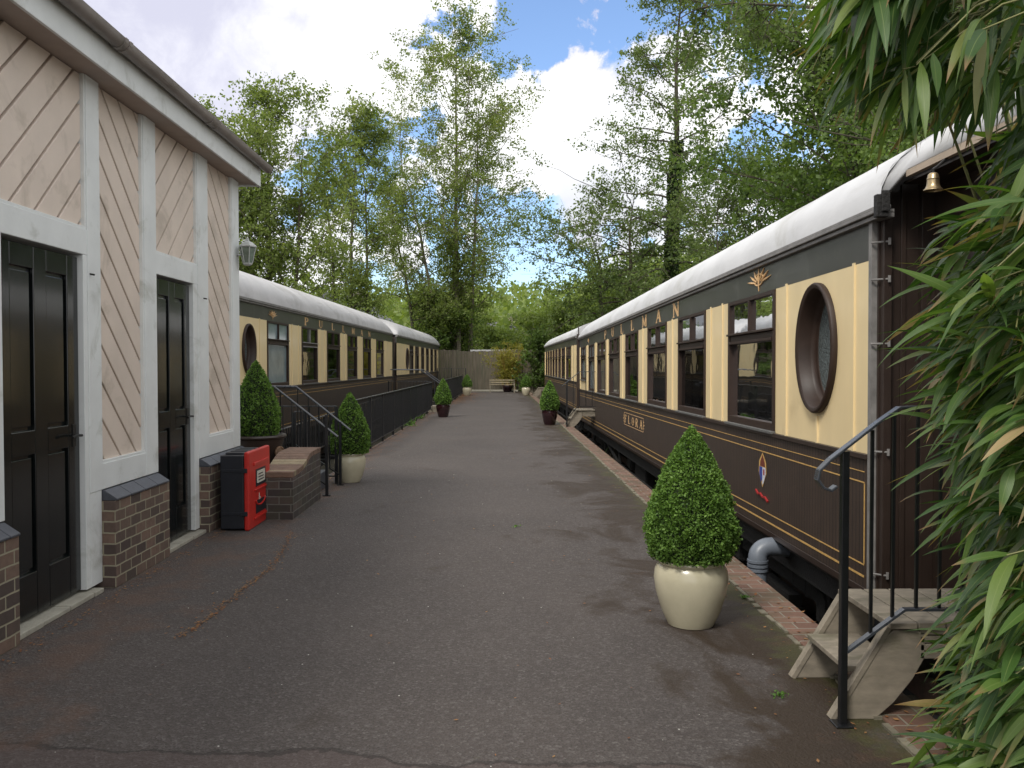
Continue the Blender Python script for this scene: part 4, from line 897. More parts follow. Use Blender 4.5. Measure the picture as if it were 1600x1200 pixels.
# handrail far right
def small_rail(loc, label):
    t = thing('step_handrail', label, 'handrail', loc)
    b = MB(); b.box(-.018, .018, -.018, .018, 0, 1.08); b.build('post', M['blackpaint'], t)
    b = MB(); b.bar((-.12, 0, .98), (.30, 0, 1.32), .04, .015); b.bar((.30, 0, 1.32), (.85, 0, 1.32), .04, .015); b.build('handrail', M['railtop'], t)
    b = MB(); b.bar((.0, 0, .2), (.26, 0, .50), .02, .015); b.bar((.26, 0, .50), (.85, 0, .50), .02, .015); b.build('lower_rail', M['blackpaint'], t)
    for x in (.15, .3, .45, .6, .75): b = MB(); b.box(x-.007, x+.007, -.007, .007, min(.5, .2+x*1.15), min(1.32, 1.08+x*.8)); b.build('baluster', M['blackpaint'], t)
    return t
small_rail((1.68, 19.68, 0), 'black iron handrail beside the dark red pot and steps on the right')

# ------------------------------------------------------------------ left railings
def railing(label, A, B, h, nb, name='railing', cat='railing', step=.095, top=None, th=.012):
    A, B = Vector(A), Vector(B); L = (B-A).length; rz = math.atan2(B.y-A.y, B.x-A.x)
    t = thing(name, label, cat, tuple(A), (0, 0, rz))
    b = MB(); b.box(0, L, -.022, .022, h-.012, h); b.build('top_rail', M['railtop'], t)
    b = MB(); b.box(0, L, -.015, .015, .09, .105); b.build('bottom_rail', M['blackpaint'], t)
    for i in range(nb+1):
        x = L*i/nb; b = MB(); b.box(x-.02, x+.02, -.02, .02, -.02, h-.013); b.build('post', M['blackpaint'], t)
        if i < nb:
            b = MB(); n = max(1, int(L/nb/step))
            for j in range(1, n): xx = x+L/nb*j/n; b.box(xx-th/2, xx+th/2, -.006, .006, .1045, h-.0125)
            b.build('balusters', M['blackpaint'], t)
    return t
railing('long black iron railing in front of the left carriage, nearer run', (-2.25, 13.3, 0), (-2.03, 26.3, 0), .93, 9, step=.10, th=.016)
railing('farther black iron railing on the left, running to the end fence', (-1.83, 27.6, 0), (-1.66, 41.0, 0), .95, 7, step=.10, th=.016)
railing('short black railing crossing behind the far-left maroon pot', (-3.5, 27.2, 0), (-2.0, 27.2, 0), .95, 1)
railing('black railing beside the left carriage landing, behind the brown pot', (-3.55, 10.45, .0), (-2.0, 10.45, .0), .98, 2, step=.11)
railing('tall dark railing panel far left, in front of the end fence', (-3.0, 42.6, 0), (-1.55, 42.6, 0), 1.30, 2, step=.12)
railing('low black railing end between the brown pot and the brick wall', (-2.75, 11.4, .0), (-2.6, 11.4, .0), .86, 1, step=.05)
railing('black railing set along the drop beside the left carriage', (-2.9, 10.5, .0), (-3.1, 26.0, .0), .62, 8, step=.13)
def stair_rail(Y, xa, za, xb, zb_, lab, post):
    t = thing('stair_handrail', lab, 'handrail', (xa, Y, 0), group='sloping handrails at the left carriage steps')
    b = MB((xa, Y, 0)); b.tube([(xa, Y, za), (xb, Y, zb_), (xb-.7, Y, zb_+.01)], .014, 8); b.build('handrail', M['railtop'], t, smooth=True)
    b = MB((xa, Y, 0)); b.box(post-.016, post+.016, Y-.016, Y+.016, 0, za+(zb_-za)*(xa-post)/(xa-xb)+ (0.15 if Y < 10 else 0)); b.box(post-.04, post+.04, Y-.03, Y+.03, 0, .01); b.build('post', M['blackpaint'], t)
    b = MB((xa, Y, 0)); b.bar((post, Y, .12), (post-.55, Y, .50), .025, .012); b.build('lower_rail', M['blackpaint'], t)
    for k_ in range(1, 5):
        xx = post-.13*k_; b = MB((xa, Y, 0)); b.box(xx-.006, xx+.006, Y-.006, Y+.006, .12+.09*k_, za+(zb_-za)*(xa-xx)/(xa-xb)); b.build('baluster', M['blackpaint'], t)
stair_rail(9.48, -1.80, .675, -2.52, 1.245, 'nearer grey-topped handrail sloping down to the platform by the brick wall', -1.925)
stair_rail(10.33, -1.80, .68, -2.47, 1.22, 'farther grey-topped handrail sloping down beside the cream pot on the left', -1.93)
tl = thing('entrance_steps', 'dark steps between the two handrails leading to the left carriage', 'steps', (-2.2, 9.9, 0))
b = MB((-2.2, 9.9, 0)); b.box(-2.45, -2.08, 9.55, 10.28, .0, .20); b.build('lower_step', M['bluebrick'], tl, bevel=.008)
b = MB((-2.2, 9.9, 0)); b.box(-4.02, -2.451, 9.55, 10.28, .0, .40); b.build('landing', M['bluebrick'], tl, bevel=.008)
# far-left steps and rails at the maroon pot
def far_stair(Y, lab):
    t = thing('stair_handrail', lab, 'handrail', (-1.75, Y, 0), group='sloping handrails far left')
    b = MB((-1.75, Y, 0)); b.tube([(-1.62, Y, .80), (-2.35, Y, 1.32), (-3.3, Y, 1.33)], .016, 6); b.build('handrail', M['railtop'], t)
    b = MB((-1.75, Y, 0)); b.box(-1.77, -1.74, Y-.015, Y+.015, 0, .86); b.build('post', M['blackpaint'], t)
far_stair(26.0, 'nearer of two thin sloping handrails behind the far-left maroon pot'); far_stair(27.0, 'farther of two thin sloping handrails behind the far-left maroon pot')
tl = thing('entrance_steps', 'small pale steps behind the far-left maroon pot', 'steps', (-2.1, 26.5, 0))
b = MB((-2.1, 26.5, 0)); b.box(-2.2, -1.85, 26.15, 26.9, 0, .18); b.build('lower_step', M['oldwood'], tl); b = MB((-2.1, 26.5, 0)); b.box(-3.6, -2.201, 26.15, 26.9, .3, .36); b.build('landing', M['oldwood'], tl)

# ------------------------------------------------------------------ potted topiary
def topiary_foliage(H_, R_, n, size, name='foliage', parent=None, z0=.0):
    # egg / cone profile
    t = rng.uniform(0, 1, n*2); 
    def prof(t): return R_*np.where(t < .22, .86+.14*np.sin(t/.22*math.pi/2), np.clip(1-((t-.22)/.78)**1.45, 0, 1)**.84)
    keep = rng.uniform(0, 1, n*2) < (prof(t)/R_*.9+.12); t = t[keep][:n]
    k = len(t); ph = rng.uniform(0, 2*math.pi, k)
    lump = 1+.035*np.sin(ph*5+t*17)+.03*np.sin(ph*11-t*37)+.03*np.sin(ph*17+t*53)+rng.normal(0, .035, k)
    r = prof(t)*lump*(1-np.abs(rng.normal(0, .06, k)))
    P = np.stack([r*np.cos(ph), r*np.sin(ph), z0+t*H_+rng.normal(0, .006, k)], 1)
    nrm = np.stack([np.cos(ph), np.sin(ph), np.full(k, .55)], 1)
    V, Fq = leaf_quads(P, np.full(k, size), .3, 1.5, normals=unit(nrm)*1.0, jitter=.75)
    o = mesh_np(name, V, Fq, M['box'], parent)
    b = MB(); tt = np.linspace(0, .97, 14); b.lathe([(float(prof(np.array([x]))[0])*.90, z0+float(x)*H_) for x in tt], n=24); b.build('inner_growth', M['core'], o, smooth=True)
    return o
def pot(b, kind, H_, R_):
    pr = {'c': [(.58, 0), (.62, .01), (.80, .22), (.95, .50), (1.0, .70), (.97, .83), (.90, .90), (.86, .925), (.92, .945), (.95, .97), (.93, 1.0), (.84, 1.0), (.82, .93)],
          'm': [(.60, 0), (.64, .01), (.76, .2), (.90, .55), (.98, .82), (.96, .90), (.88, .93), (.93, .95), (.95, .98), (.92, 1), (.84, 1), (.82, .93)],
          't': [(.62, 0), (.63, .02), (.80, .4), (.92, .80), (.95, .90), (1.02, .92), (1.05, .96), (1.02, 1.0), (.90, 1.0), (.88, .94)]}[kind]
    b.lathe([(r*R_, z*H_) for r, z in pr], n=48)
def topiary(label, loc, kind, potH, potR, fH, fR, n, size, m):
    t = thing('potted_topiary', label, 'potted shrub', loc, group='clipped box cones in glazed pots')
    b = MB(); pot(b, kind, potH, potR); po = b.build('pot', m, t, smooth=True)
    b = MB(); b.lathe([(potR*.83, potH*.955), (.02, potH*.965)], n=24); b.build('soil', M['soil'], t)
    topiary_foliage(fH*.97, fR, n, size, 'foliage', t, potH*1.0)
    return t
tA = topiary('large clipped box cone in a cream glazed pot, nearest on the right', (1.125, 4.76, 0), 'c', .385, .212, .775, .256, 34000, .0165, M['potcream'])
tB = topiary('clipped box cone in a cream pot beside the sloping handrails on the left', (-1.86, 10.62, 0), 'c', .37, .20, .79, .25, 9000, .026, M['potcream'])
tC = topiary('clipped box cone in a shiny maroon pot far along the left railing', (-1.50, 23.6, 0), 'm', .37, .205, .75, .235, 5000, .036, M['potred'])
tD = dup(tC, (1.33, 20.6, 0), 1.3, 'clipped box cone in a shiny maroon pot in front of steps on the right')
tE = topiary('small clipped cone in a cream pot by the far fence, left of the bench', (-1.39, 40.0, 0), 'c', .40, .22, .63, .24, 3000, .045, M['potcream'])
tF = dup(tE, (1.45, 40.0, 0), 2.0, 'small clipped cone in a cream pot by the far fence, right of the bench')
tG = topiary('clipped box cone in a wide dark brown pot behind the red cabinet', (-2.66, 9.28, .26), 't', .46, .31, .84, .255, 9000, .025, M['potbrown'])
b = MB(); b.lathe([(.0, 0), (.07, .0), (.07, .015), (.055, .02), (.05, .014), (.02, .02), (.0, .024)], n=20, cap=False)
o = b.build('lion_medallion', M['terracotta'], tG, smooth=True); o.location = (.275, -.10, .27); o.rotation_euler = (math.radians(90), 0, math.radians(62))
b = MB(); b.box(-.24, .24, -.24, .24, -.26, -.001); b.build('plinth_block', M['gwall'], tG)

# ------------------------------------------------------------------ end fence, bench, tub
tf = thing('timber_fence', 'tall weathered close-board timber fence closing the far end', 'fence', (0, 46.5, 0))
b = MB((0, 46.5, 0)); x = -5.2; random.seed(5)
while x < 4.6:
    w = .15; h_ = 2.27+.05*math.sin(x*1.3)+random.uniform(-.02, .02); b.box(x, x+w-.012, 46.5+random.uniform(0, .012), 46.53, .02, h_); x += w
b.build('boards', M['fencewood'], tf)
b = MB((0, 46.5, 0)); b.box(-5.2, 4.6, 46.54, 46.6, .5, .6); b.box(-5.2, 4.6, 46.54, 46.6, 1.8, 1.9); b.build('rail', M['fencewood'], tf)
for x in (-5, -2.4, .1, 2.6, 4.5): b = MB((0, 46.5, 0)); b.box(x-.05, x+.05, 46.541, 46.66, -.8, 2.3); b.build('post', M['fencewood'], tf)
b = MB((0, 45.9, 0)); b.box(-1.5, 1.2, 45.3, 45.6, 0, .10); ed = b.build('stone_edging', M['paver'], bevel=.02); tag(ed, 'low pale stone edging along the foot of the end fence', 'edging')
bo = (.33, 44.2, 0); be_ = thing('park_bench', 'slatted wooden bench in front of the end fence', 'bench', bo)
for i in range(4): b = MB(); b.box(-.68, .68, -.20+i*.10, -.115+i*.10, .41, .435); b.build('seat_slat', M['benchwood'], be_)
for z in (.53, .65): b = MB(); b.bar((-.68, .23, z), (.68, .23, z), .02, .055, (0, .1, 1)); b.build('back_slat', M['benchwood'], be_)
for x in (-.64, .64):
    b = MB(); b.box(x-.03, x+.03, -.2, -.15, 0, .40); b.box(x-.03, x+.03, .2, .25, 0, .50); b.bar((x, .26, .45), (x, .27, .68), .05, .03, (1, 0, 0)); b.build('leg', M['oldwood'], be_)
    b = MB(); b.box(x-.025, x+.025, -.22, .24, .54, .56); b.box(x-.02, x+.02, -.2, -.16, .436, .539); b.build('arm', M['oldwood'], be_)
b = MB(); b.lathe([(.2, 0), (.29, .2), (.30, .33), (.27, .36), (.24, .36)], n=20)
tb = b.build('plant_tub', M['potred'], smooth=True); tb.location = (.62, 45.0, 0); tag(tb, 'dark round plant tub just behind the bench', 'tub')

# ------------------------------------------------------------------ trees
def tubes_np(segs, name, mat_, parent, n=5):
    """segs: list of (pts(k,3), radii(k))"""
    V = []; Fq = []; base = 0; ang = np.linspace(0, 2*math.pi, n, endpoint=False)
    for pts, rad in segs:
        pts = np.asarray(pts); k = len(pts); d = unit(np.gradient(pts, axis=0)); ref = np.array([1., .13, .07]) if abs(d[0][0]) < .8 else np.array([0, 1., .1])
        r = unit(np.cross(d, ref)); u = np.cross(d, r)
        ring = pts[:, None, :]+(r[:, None, :]*np.cos(ang)[None, :, None]+u[:, None, :]*np.sin(ang)[None, :, None])*np.asarray(rad)[:, None, None]
        V.append(ring.reshape(-1, 3)); i = np.arange(k-1)[:, None]*n+np.arange(n)[None, :]; j = np.arange(k-1)[:, None]*n+(np.arange(n)+1)[None, :] % n
        Fq.append(np.stack([i, j, j+n, i+n], -1).reshape(-1, 4)+base); base += k*n
    return mesh_np(name, np.concatenate(V), np.concatenate(Fq), mat_, parent, smooth=True)
def curve(p, d, L, k=6, wob=.12, up=0.0):
    d = np.array(d, float); d /= np.linalg.norm(d); pts = [np.array(p, float)]
    for i in range(k):
        d = d+rng.normal(0, wob, 3)+np.array([0, 0, up]); d /= np.linalg.norm(d); pts.append(pts[-1]+d*L/k)
    return np.array(pts)
def tree(name, label, loc, H_, prof, trunks, leaf, lsize, nleaf, bark, z_lo=.25, nl=34, rise=.9, droop=0, tw=.14, trunk_r=.16, group=None, cat='tree', spread=.55, nsub=7, ivy=0, leaf_aspect=1.5, layer=0):
    """prof(t) -> crown radius at height fraction t; trunks: list of (dx,dy,lean_x,lean_y,height_fraction)"""
    root = thing(name, label, cat, loc, group=group)
    wood = []; tips = []
    for (dx, dy, lx, ly, hf) in trunks:
        k = 14; tz = np.linspace(0, 1, k); wobx = np.cumsum(rng.normal(0, .012, k))*H_*.5; woby = np.cumsum(rng.normal(0, .012, k))*H_*.5
        T = np.stack([dx+lx*tz+wobx*tz, dy+ly*tz+woby*tz, tz*H_*hf], 1); rr = trunk_r*(1-tz*.93)*(.6+.4*hf)
        wood.append((T, rr))
        for i in range(int(nl*hf)):
            t = z_lo+(1-z_lo)*(i+rng.uniform(0, 1))/(nl*hf); t = min(t, .95 if not layer else .985)
            p = np.array([np.interp(t, tz, T[:, q]) for q in range(3)]); R_ = prof(t*hf)*rng.uniform(.7, 1.12)
            a = rng.uniform(0, 2*math.pi) if not layer else i*2.4+rng.normal(0, .3)
            if R_ < .15: R_ = .15
            dz_ = rise*rng.uniform(.5, 1.3)*(.4+t); ln_ = R_*math.sqrt(1+dz_*dz_)*.85; d = (math.cos(a), math.sin(a), dz_)
            c = curve(p, d, ln_*1.15, 6, .14, -.04 if layer else .02); wood.append((c, np.linspace(max(.012, trunk_r*.32*(1-t*.8)), .008, 7)))
            for j in range(nsub):
                s_ = rng.uniform(.2, 1.05); q = c[min(6, int(s_*6))]; dd = unit(c[-1]-c[0])*.7+rng.normal(0, spread, 3)
                dd[2] = dd[2]*.6-(droop*.7)+.1
                c2 = curve(q, dd, max(.35, R_*.42)*rng.uniform(.6, 1.2), 4, .2, -droop*.25); wood.append((c2, np.linspace(.013, .004, 5)))
                tips.append(c2)
    tubes_np(wood, 'trunk', bark, root)
    C2 = np.stack(tips); nt_ = len(C2); idx = rng.integers(0, nt_, nleaf); f = rng.uniform(.1, 4, nleaf); i0 = np.minimum(f.astype(int), 3); fr = (f-i0)[:, None]
    ncl = max(50, nleaf//9); ci = rng.integers(0, ncl, nleaf); idx = rng.integers(0, nt_, ncl)[ci]; i0 = np.minimum(rng.uniform(.1, 4, ncl).astype(int), 3)[ci]; co_ = rng.normal(0, tw, (ncl, 3))[ci]
    P = C2[idx, i0]*(1-fr)+C2[idx, i0+1]*fr+(co_+rng.normal(0, tw*.38, (nleaf, 3)))*np.array([1, 1, .75])
    V, Fq = leaf_quads(P, np.full(nleaf, lsize), .6, leaf_aspect)
    mesh_np('crown', V, Fq, leaf, root)
    if ivy:
        T, rr = wood[0]; k = ivy; t = rng.uniform(.0, .62, k); P = np.stack([np.interp(t, np.linspace(0, 1, 14), T[:, q]) for q in range(3)], 1); a = rng.uniform(0, 2*math.pi, k); r = .22+rng.uniform(0, .22, k)*(1-t*.6)
        P[:, 0] += r*np.cos(a); P[:, 1] += r*np.sin(a); V, Fq = leaf_quads(P, np.full(k, .14), .2, 1.3); mesh_np('ivy', V, Fq, M['ivy'], root)
    return root
def pos(px, Y, z=PIT): q = ongy(px, 560, Y); return (float(q[0]), Y, z)
def PH(py, Y, z0=PIT): return float(ongy(780, py, Y)[2])-z0
ell = lambda R_, lo, pk, pw=1.0: (lambda t: R_*max(0, (math.sin(math.pi*min(1, max(0, (t-lo)/(1-lo)))**pk))**pw))
# tall birch group in the middle
tree('birch_tree', 'tallest slender birch left of centre, reaching the top edge of the picture', pos(718, 50), PH(30, 50), ell(3.9, .12, 1.0, .5), [(0, 0, -.4, 0, 1), (.55, .3, .9, .5, .84), (-.6, -.2, -2.2, .4, .72), (-.3, .5, .2, .3, .72)],
     M['birchleaf'], .14, 62000, M['birch'], .16, 44, 1.1, droop=.5, tw=.33, trunk_r=.19, nsub=9)
tree('birch_tree', 'second birch, with thin straight stems, left of the tallest one', pos(548, 40), PH(165, 40), ell(1.6, .2, .8, .6), [(0, 0, -.1, .2, 1), (.6, .3, .4, 0, .93), (-.6, 0, -.4, .2, .86)],
     M['birchleaf'], .115, 36000, M['bark'], .22, 30, 1.5, droop=.5, tw=.26, trunk_r=.13, nsub=7)
tree('ash_tree', 'broad leafy tree directly above the building corner and left carriage', pos(418, 30), PH(150, 30), ell(2.1, .18, .72, .55), [(0, 0, .3, 0, 1.0), (-.9, .4, -.9, 0, .93), (.7, 0, .6, .2, .80), (-.4, .3, -.2, 0, .72)],
     M['birchleaf'], .11, 48000, M['bark'], .25, 32, 1.1, droop=.1, tw=.27, trunk_r=.15, nsub=7)
tree('leaning_tree', 'small leaning tree with dark bent trunk between the two birches', pos(662, 50), PH(300, 50), ell(3.6, .3, .8, .7), [(0, 0, -1.9, 0, 1), (.1, .2, 1.0, 0, .62)],
     M['birchleaf'], .13, 13000, M['bark'], .3, 24, .8, droop=.25, tw=.36, trunk_r=.17, nsub=7)
# alder on the right
def aldprof(t): return 6.2*max(0, (1-t))**.42*min(1, max(0, (t-.12)/.22))+.35*(t > .12)
tree('alder_tree', 'tall spreading alder with an ivy-clad trunk behind the right-hand carriages', pos(1048, 42), PH(-40, 42), aldprof, [(0, 0, .2, 0, 1), (-1.5, 1, -1.2, .2, .50), (-2.6, .5, -1.2, .2, .42)],
     M['alderleaf'], .135, 60000, M['bark'], .2, 50, .32, droop=.05, tw=.27, trunk_r=.32, ivy=9000, nsub=8, layer=1)
tree('shrubby_tree', 'many-stemmed thin tree right of the ivy-clad trunk', pos(1165, 30), PH(235, 30), ell(2.6, .15, .75, .6), [(0, 0, .2, 0, .95), (.7, 0, 1.3, .2, .9), (-.6, 0, -1.0, 0, .9), (.2, .4, .6, 0, .8)],
     M['alderleaf'], .10, 24000, M['bark'], .2, 22, 1.2, droop=.1, tw=.22, trunk_r=.08, nsub=6)
tree('evergreen_tree', 'dense dark green tree filling the upper right behind the bamboo', (10.2, 19.5, PIT), 12.5, ell(3.9, .1, .7, .45), [(0, 0, .2, 0, 1), (1.2, .6, 1.4, 0, .9), (-.8, .2, -1.1, .2, .8)],
     M['denseleaf'], .12, 120000, M['bark'], .12, 40, .8, tw=.27, trunk_r=.18, nsub=9)
tree('evergreen_tree', 'second dense green tree farther along behind the nearest right carriage roof', (12.4, 26.5, PIT), 11.6, ell(3.6, .05, .7, .45), [(0, 0, .2, 0, 1), (1.2, .6, 1.4, 0, .85), (-1.2, .2, -1.0, .2, .7)],
     M['denseleaf'], .135, 75000, M['bark'], .08, 34, .8, tw=.27, trunk_r=.18, nsub=8)
tree('evergreen_tree', 'rounded green tree rising just above the near carriage roof', (7.4, 13.0, PIT), 7.9, ell(2.4, .05, .7, .45), [(0, 0, .2, 0, 1), (1.0, .6, 1.2, 0, .85)],
     M['denseleaf'], .07, 50000, M['bark'], .1, 36, .8, tw=.20, trunk_r=.14, nsub=8)
# twiggy branch hanging in from above at the top right
tw_ = thing('overhanging_branch', 'dark twiggy branch reaching in across the top right sky', 'branch', (8.6, 17, 8.6))
wood = []; tips = []
main = curve((0, 0, 0), (-1, -.1, .05), 4.6, 9, .06, -.012); wood.append((main, np.linspace(.06, .012, 10)))
for i in range(26):
    q = main[rng.integers(2, 10)]; c = curve(q, (rng.normal(-.5, .5), rng.normal(0, .5), rng.normal(-.15, .55)), rng.uniform(.5, 1.5), 6, .2, -.06); wood.append((c, np.linspace(.018, .004, 7)))
    for j in range(5): c2 = curve(c[rng.integers(1, 7)], rng.normal(0, .6, 3)+np.array([-.2, 0, -.5]), rng.uniform(.25, .6), 4, .25, -.08); wood.append((c2, np.linspace(.008, .003, 5))); tips.append(c2)
tubes_np(wood, 'branches', M['bark'], tw_)
C2 = np.stack(tips); idx = rng.integers(0, len(C2), 2600); P = C2[idx, rng.integers(1, 5, 2600)]+rng.normal(0, .07, (2600, 3)); V, Fq = leaf_quads(P, np.full(2600, .085), .4, 1.5); mesh_np('leaves', V, Fq, M['alderleaf'], tw_)

# understorey beyond the fence and carriages: one bush built, then copied
def bush_proto(name, label, leaf, H_, R_, n, ls):
    return tree(name, label, (0, 0, PIT), H_, ell(R_, .0, .62, .45), [(0, 0, .2, 0, 1), (.6, .2, .7, 0, .85), (-.5, .1, -.7, 0, .9)], leaf, ls, n, M['bark'], .06, 16, .8, tw=.30, trunk_r=.09, nsub=6, group='bushy trees beyond the end fence', cat='tree')
bA = bush_proto('bushy_tree', 'bushy green tree behind the far left carriage end', M['denseleaf'], 5.8, 2.3, 22000, .15); bA.location = (-3.6, 50.5, PIT)
bB = bush_proto('bushy_tree', 'light green bushy tree above the right end of the fence', M['hillleaf'], 6.0, 2.5, 20000, .17); bB.location = (4.9, 55, PIT)
spots = [(bA, -6.5, 52, .72, 'bushy green tree behind the left carriages, second from the fence'), (bA, -10.5, 50, .75, 'bushy green tree farther left behind the left carriage roofs'), (bB, -15, 50, 1.0, 'light bushy tree at the far left behind the carriage roof'),
         (bB, .2, 58, .75, 'bushy green tree above the middle of the fence, behind the bench'), (bB, 3.3, 62, .9, 'light green tree behind the yellow bamboo'), (bB, -1.6, 60, .85, 'green tree over the fence right of the tall birch trunk'),
         (bB, 7.5, 50, 1.1, 'light green tree above the roof join of the right carriages'), (bA, 10.5, 44, 1.05, 'bushy green tree left of the ivy-clad alder trunk'), (bA, 9.2, 36, .9, 'bushy green tree under the alder, over the right carriage roof'), (bA, 12.8, 33, 1.1, 'bushy green tree right of the alder trunk'),
         (bB, 13, 52, 1.3, 'pale green tree far behind the alder'), (bB, -20, 60, 1.4, 'pale tree far behind the ash tree')]
for i, (src, x, y, sc, lab) in enumerate(spots): dup(src, (x, y, PIT), i*1.1, lab, (sc, sc, sc))
# dark green shrub at the right end of the fence
tree('garden_shrub', 'dark bluish green shrub at the right end of the fence by the carriage', (2.35, 44.8, 0), 3.1, ell(.95, .0, .6, .4), [(0, 0, .1, 0, 1), (.3, 0, .3, 0, .8), (-.3, 0, -.2, 0, .8)], M['denseleaf'], .12, 9000, M['bark'], .05, 20, .9, tw=.14, trunk_r=.05, cat='shrub')
# yellow bamboo clump behind the bench
yb = thing('yellow_bamboo', 'yellow-stemmed feathery bamboo clump behind the bench', 'bamboo', (.75, 45.8, 0)); wood = []; tips = []
for i in range(26):
    a = rng.uniform(0, 6.28); c = curve((rng.normal(0, .16), rng.normal(0, .08), 0), (math.cos(a)*.30, math.sin(a)*.12, 1), rng.uniform(1.6, 2.8), 8, .05, .0); wood.append((c, np.linspace(.022, .006, 9)))
    for j in range(7): c2 = curve(c[rng.integers(3, 9)], (rng.normal(0, .9), rng.normal(0, .5), .2), rng.uniform(.3, .7), 4, .2, -.12); wood.append((c2, np.linspace(.006, .003, 5))); tips.append(c2)
tubes_np(wood, 'culms', M['culmyellow'], yb); C2 = np.stack(tips); n = 5200; idx = rng.integers(0, len(C2), n); P = C2[idx, rng.integers(1, 5, n)]+rng.normal(0, .09, (n, 3)); V, Fq = leaf_quads(P, np.full(n, .12), .2, 3.0); mesh_np('leaves', V, Fq, M['yellowleaf'], yb)

# far wooded hillside (reads as one mass)
n = 90000; hx = rng.uniform(-75, 90, n); hy = 62+rng.uniform(0, 1, n)**1.2*90
cell = np.stack([np.floor(hx/5.0), np.floor(hy/6.0)], 1); hsh = np.abs(np.sin(cell[:, 0]*12.9898+cell[:, 1]*78.233)*43758.5453) % 1
cx = (cell[:, 0]+.5)*5.0+(hsh-.5)*2.5; cy = (cell[:, 1]+.5)*6.0; th = rng.uniform(0, 2*math.pi, n); ph = np.arccos(rng.uniform(-.35, 1, n)); Rr = 3.2*(.75+.5*hsh)*(1+rng.normal(0, .07, n))
gz = np.array([hgt(a_, b_) for a_, b_ in zip(cx, cy)])
P = np.stack([cx+Rr*np.sin(ph)*np.cos(th), cy+Rr*np.sin(ph)*np.sin(th), gz+3.0*(.7+hsh*.8)+Rr*1.15*np.cos(ph)], 1)
V, Fq = leaf_quads(P, np.full(n, .62), .6, 1.3); tag(mesh_np('wooded_hillside', V, Fq, M['hillleaf']), 'spring-green wooded hillside beyond the trees and fence', 'woodland', kind='stuff')
# bank undergrowth behind the right-hand train
n = 42000; bx_ = rng.uniform(5.6, 20, n); by = rng.uniform(4, 48, n); hb = np.array([hgt(a_, b_) for a_, b_ in zip(bx_, by)])
P = np.stack([bx_, by, hb+rng.uniform(0, 1, n)**1.5*(1.5+1.0*np.sin(by*.9)*np.cos(bx_*.8))], 1); V, Fq = leaf_quads(P, np.full(n, .20), .6, 1.4); tag(mesh_np('bank_undergrowth', V, Fq, M['denseleaf']), 'leafy undergrowth on the bank behind the right-hand train', 'undergrowth', kind='stuff')
n = 22000; bx_ = rng.uniform(-22, -7.2, n); by = rng.uniform(12, 58, n)
P = np.stack([bx_, by, PIT+rng.uniform(0, 1, n)**1.5*(1.6+.8*np.sin(by*.9)*np.cos(bx_*.8))], 1); V, Fq = leaf_quads(P, np.full(n, .22), .6, 1.4); tag(mesh_np('hedge_undergrowth', V, Fq, M['denseleaf']), 'leafy undergrowth behind the left-hand train', 'undergrowth', kind='stuff')

# house roofs glimpsed through the trees, shed behind the fence
def house(label, loc, w, d, h, rh, rz):
    t = thing('distant_house', label, 'house', loc, (0, 0, rz), group='houses beyond the trees')
    b = MB(); b.box(-w/2, w/2, -d/2, d/2, 0, h); b.build('walls', M['housebrick'], t)
    b = MB(); b.prism([(-d/2-.4, h), (d/2+.4, h), (0, h+rh)], 'x', -w/2-.3, w/2+.3); b.build('roof', M['slate'], t)
    b = MB(); b.box(w*.25, w*.25+.7, -.35, .35, h+rh*.6, h+rh+.7); b.build('chimney', M['housebrick'], t)
    for x in (-w*.3, 0, w*.3): b = MB(); b.box(x-.5, x+.5, -d/2-.03, -d/2-.001, h*.5, h*.5+1.1); b.build('window', M['frost'], t)
house('slate-roofed house glimpsed above the left carriage roof', (-11.0, 62, PIT+.2), 7, 6, 4.6, 2.6, 1.35)
house('slate-roofed house glimpsed behind the tall birch trunk', (-1.2, 68, PIT), 9, 6, 3.6, 2.2, .2)
sh = thing('garden_shed', 'low shed with a white-edged roof just visible over the fence', 'shed', (1.0, 49.0, PIT))
b = MB(); b.box(-2.3, 2.3, -.1, 2.6, 0, 3.1); b.build('walls', M['fencewood'], sh); b = MB(); b.box(-2.5, 2.5, -.3, 2.8, 3.10, 3.2); b.build('roof', M['canvas'], sh)

